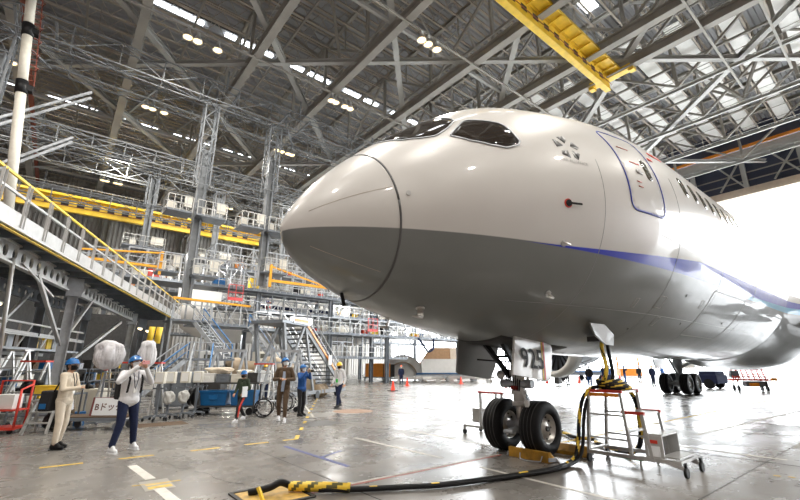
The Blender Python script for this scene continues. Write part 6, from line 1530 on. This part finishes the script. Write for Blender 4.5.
        mb.add(vs+vs2, fs+[tuple(N_+q for q in f)[::-1] for f in fs], 0, True); mb.build('face_mask', M[mask], t)
    if near:
        for sx in (-1, 1): mb = MB(); mb.ball(H(sx*.030, .086, .022), (.013*K, .008*K, .007*K), 10); mb.build('eye', M['black'], t)
    return t, K, hc, hr
rtv, fwv = V((.778, -.628, 0)), V((.628, .778, 0))
def D(r_, f_): v = rtv*r_+fwv*f_; return (v.x, v.y)
def local(t, p):
    m = Matrix.Rotation(t.rotation_euler.z, 3, 'Z'); q = m @ V(p); return (q.x+t.location.x, q.y+t.location.y, q.z+t.location.z)
# woman in beige holding a camera
st_ = (((-.11, .03, .50), (-.11, -.03, .10)), ((.11, .05, .50), (.12, .05, .10)))
w, K, _, _ = person('person in beige jacket and cream trousers, blue helmet and black mask, holding a camera', (.32, 11.55, 0), D(1, .12), 'beige', 'cream_cloth', 'black', (((-.26, .06, 1.13), (-.10, .30, 1.17)), ((.26, .08, 1.12), (.08, .30, 1.15))), st_, (-.15, .12), 'helmet_blue', 'black', h=1.75, lanyard='darkcloth', soft=.95)
c = thing('camera', 'black camera held by the person in beige', 'camera', local(w, (.0, .41, 1.20)), w.rotation_euler.z); mb = MB(); mb.box((0, 0, 0), (.13, .06, .09)); mb.box((0, -.005, .055), (.06, .05, .03)); mb.build('camera_body', M['black'], c, bevel=.008); mb = MB(); mb.cyl((0, .02, 0), (0, .12, 0), .04, 18); mb.build('lens', M['dark'], c)
c = thing('shoulder_bag', 'black shoulder bag with a blue patch behind the person in beige', 'bag', local(w, (.02, -.26, .93)), w.rotation_euler.z); mb = MB(); mb.box((0, 0, 0), (.34, .22, .40)); mb.box((0, -.12, -.05), (.24, .06, .24)); mb.build('bag_body', M['darkcloth'], c, bevel=.05); mb = MB(); mb.box((.175, -.02, -.1), (.01, .12, .1)); mb.build('patch', M['blue'], c); mb = MB(); mb.tube([(.1, .1, .18), (.14, .24, .45), (.1, .3, .55)], .015, 6); mb.build('strap', M['darkcloth'], c)
# man in white jacket photographing with a phone
f2 = (((-.15, .02, .50), (-.24, -.06, .10)), ((.12, .06, .50), (.19, .03, .10)))
w, K, _, _ = person('person in white jacket, navy trousers and blue helmet raising a phone to the face', (1.33, 10.42, 0), D(.78, -.42), 'whitecloth', 'navy', 'mask_w', (((-.30, .14, 1.22), (-.08, .26, 1.50), (0, -1, .3)), ((.33, .16, 1.25), (.08, .28, 1.53), (0, -1, .3))), f2, (.1, .30), 'helmet_blue', 'mask_w', h=1.80, lanyard='navy', soft=1.02)
c = thing('smartphone', 'pale pink phone held up by the person in the white jacket', 'phone', local(w, (.0, .38, 1.69)), w.rotation_euler.z); MB().box((0, 0, 0), (.15, .012, .075)).build('phone_body', mat('pink phone', (.75, .35, .35), .4), c, bevel=.004); mb = MB(); mb.cyl((.05, .004, .015), (.05, .012, .015), .009, 12); mb.build('phone_camera', M['black'], c)
c = thing('backpack', 'black backpack worn by the person in the white jacket', 'bag', local(w, (-.02, -.24, 1.23)), w.rotation_euler.z); mb = MB(); mb.box((0, 0, -.02), (.32, .2, .50)); mb.box((0, -.12, -.1), (.24, .08, .28)); mb.build('pack', M['darkcloth'], c, bevel=.06); mb = MB(); [mb.tube([(q, .08, .22), (q, .24, .28), (q*.98, .355, .14), (q*1.05, .34, -.1), (q, .2, -.24)], .022, 6) for q in (-.13, .13)]; mb.build('shoulder_strap', M['darkcloth'], c)
# walking person in dark green
f3 = (((-.08, .24, .52), (-.09, .30, .11)), ((.09, -.02, .50), (.09, -.28, .15)))
w, K, _, _ = person('person in blue helmet, dark green top and black trousers with red stripe, walking', (4.72, 13.6, 0), D(-.35, -.93), 'green', 'darkcloth', 'whitecloth', (((-.25, -.06, 1.12), (-.17, .14, .98)), ((.25, .02, 1.12), (.20, .17, .95))), f3, (.1, -.05), 'helmet_blue', 'black', h=1.47)
mb = MB(); mb.bar((-.145, .09, .69), (-.13, .235, .415), .03, .05); mb.bar((-.13, .235, .415), (-.12, .26, .16), .03, .05); mb.build('trouser_stripe', M['red'], w)
item('paper_folder', 'pale folder in the hand of the person in dark green', 'folder', *local(w, (-.2, .14, .72)), (.03, .22, .28), 'mask_w', w.rotation_euler.z)
# brown suit
f4 = (((-.09, .14, .50), (-.10, .18, .10)), ((.10, .02, .50), (.10, -.16, .12)))
person('person in brown tweed jacket and brown trousers with a blue helmet looking up', (5.72, 12.85, 0), D(.15, -.98), 'brown', 'brown', 'whitecloth', (((-.27, -.0, 1.12), (-.07, .26, 1.13)), ((.27, .0, 1.12), (.07, .27, 1.15))), f4, (.55, .32), 'helmet_blue', 'mask_w', h=1.86, inner='paleblue')
# behind him
w, K, _, _ = person('person in blue shirt and black vest photographing behind the person in brown', (6.85, 13.9, 0), D(.85, -.5), 'bluecloth', 'darkcloth', 'black', (((-.28, .12, 1.25), (-.06, .28, 1.48), (0, -1, .3)), ((.28, .14, 1.25), (.08, .28, 1.48), (0, -1, .3))), st_, (0, .15), 'helmet_blue', 'mask_w', h=1.66)
c = thing('camera', 'orange brown camera case held by the person behind the brown suit', 'camera', local(w, (.0, .36, 1.47)), w.rotation_euler.z); mb = MB(); mb.box((0, 0, 0), (.14, .08, .1)); mb.build('camera_body', M['cowl_in'], c, bevel=.01); mb = MB(); mb.cyl((0, .03, 0), (0, .12, 0), .035, 14); mb.build('lens', M['black'], c)
# yellow helmet
f5 = (((-.08, .12, .50), (-.08, .16, .10)), ((.09, -.06, .50), (.10, -.24, .14)))
w, K, _, _ = person('person in white shirt and dark trousers walking with a yellow helmet', (9.35, 15.6, 0), D(-.5, -.85), 'whitecloth', 'navy', 'black', (((-.26, -.06, 1.12), (-.27, .02, .88)), ((.25, -.03, 1.12), (.26, .10, .90))), f5, (.1, -.1), 'helmet_yellow', 'black', h=1.77, lanyard='green')
mb = MB(); mb.box((0, .155, 1.06), (.10, .014, .14)); mb.build('green_badge', mat('badge green', (.05, .55, .08), .5), w)
# far figures
f0 = (((-.09, .02, .50), (-.10, 0, .10)), ((.09, .02, .50), (.10, 0, .10)))
ar = (((-.24, 0, 1.12), (-.22, .10, .90)), ((.24, 0, 1.12), (.22, .10, .90)))
up = (((-.26, .12, 1.22), (-.08, .28, 1.5), (0, -1, 0)), ((.26, .12, 1.22), (.08, .28, 1.5), (0, -1, 0)))
far = [((25.4, 31.3), D(-.1, -1), 'navy', 'navy', 'helmet_red', ar, 'person in navy clothes with a red orange helmet between two cones'),
       ((37.4, 21.6), D(.2, -1), 'navy', 'darkcloth', 'hair', ar, 'person in dark clothes beside the upright case under the fuselage'),
       ((33.5, 17.45), D(.4, 1), 'darkcloth', 'bluecloth', 'hair', ar, 'person in black top and blue jeans left of the hanging cables'),
       ((42.6, 20.7), D(-.4, -1), 'navy', 'navy', 'helmet_blue', up, 'person in navy photographing just left of the hanging cables'),
       ((45.5, 21.5), D(.2, -1), 'bluecloth', 'navy', 'helmet_blue', ar, 'person in lighter blue partly behind the hanging cables'),
       ((46.7, 20.5), D(.6, -.5), 'navy', 'bluecloth', 'helmet_blue', up, 'person in navy pointing right of the hanging cables'),
       ((51.0, 20.8), D(-.6, -.5), 'darkcloth', 'navy', 'helmet_blue', ar, 'person with a blue helmet in the middle of the far group'),
       ((50.2, 19.2), D(.3, -1), 'navy', 'darkcloth', 'hair', ar, 'person in navy right of the middle of the far group'),
       ((55, 19.9), D(.3, -1), 'bluecloth', 'navy', 'helmet_blue', ar, 'smaller person second from the right of the far group'),
       ((41.3, 15.75), D(-.2, -1), 'navy', 'navy', 'helmet_yellow', ar, 'rightmost far person with an orange yellow helmet near the main wheels')]
for (x, y), fc, tp, lg, hm, aa, lab in far:
    person(lab, (x, y, 0), fc, tp, lg, 'black', aa, f0, helmet=None if hm == 'hair' else hm, mask='mask_w', vox=.02, near=False, h=1.72)
person('person in lavender top far behind the blue bins', (7.9, 19.9, 0), D(.3, -1), 'mask_w', 'navy', 'black', ar, f0, helmet='helmet_yellow', vox=.02, near=False)
# ---------------------------------------------------------------- light, sky, camera
w = bpy.data.worlds.new('sky'); sc.world = w; w.use_nodes = True
bg = w.node_tree.nodes['Background']; bg.inputs[0].default_value = (.93, .97, 1.0, 1); bg.inputs[1].default_value = 10
for x, y in ((3.5, 26), (16, 16.5), (3.5, 12), (15, 37), (-8, 20), (3.5, 1), (-8, 41), (2, 48), (-9, 4), (-9, -14), (5, -14), (18, -12), (30, -8), (15, 56), (30, 30), (16, 2), (9, 41), (22, 42), (34, 41)):
    l = bpy.data.lights.new('high_bay_and_fill_light', 'AREA'); l.shape = 'DISK'; l.size = .9; l.energy = 1350; l.color = (1, .95, .87)  # some match the lamp clusters, the rest are added fill for hull and dock
    o = bpy.data.objects.new('high_bay_and_fill_light', l); COL.objects.link(o); o.location = (x, y, 22.5)
for x, y, z in ((10, 37.5, 10.2), (15, 34.5, 7.6), (22, 37, 7.7), (30, 37, 7.7), (12, 39.5, 4.4), (6, 33, 9.5)):
    l = bpy.data.lights.new('dock_fill_light', 'AREA'); l.shape = 'RECTANGLE'; l.size = 2.0; l.size_y = .3; l.energy = 260; l.color = (1, .97, .92)  # added fill without fixtures, brightens the docked hull and scaffold
    o = bpy.data.objects.new('dock_fill_light', l); COL.objects.link(o); o.location = (x, y, z)
cam = bpy.data.cameras.new('camera'); co = bpy.data.objects.new('camera', cam); COL.objects.link(co)
cam.sensor_width = 36; cam.lens = 415/800*36; cam.clip_end = 1000; cam.clip_start = .05
A_ = math.radians(51.1); th = math.atan(117/415)
fwd = V((math.cos(A_)*math.cos(th), math.sin(A_)*math.cos(th), math.sin(th)))
co.location = (0, 0, 1.6); co.rotation_euler = fwd.to_track_quat('-Z', 'Y').to_euler(); sc.camera = co
sc.view_settings.view_transform = 'Standard'; sc.view_settings.look = 'None'; sc.view_settings.gamma = 1; sc.view_settings.exposure = 0.3
sc.cycles.use_denoising = True; sc.cycles.max_bounces = 8; sc.cycles.diffuse_bounces = 4; sc.cycles.glossy_bounces = 4; sc.cycles.sample_clamp_indirect = 6
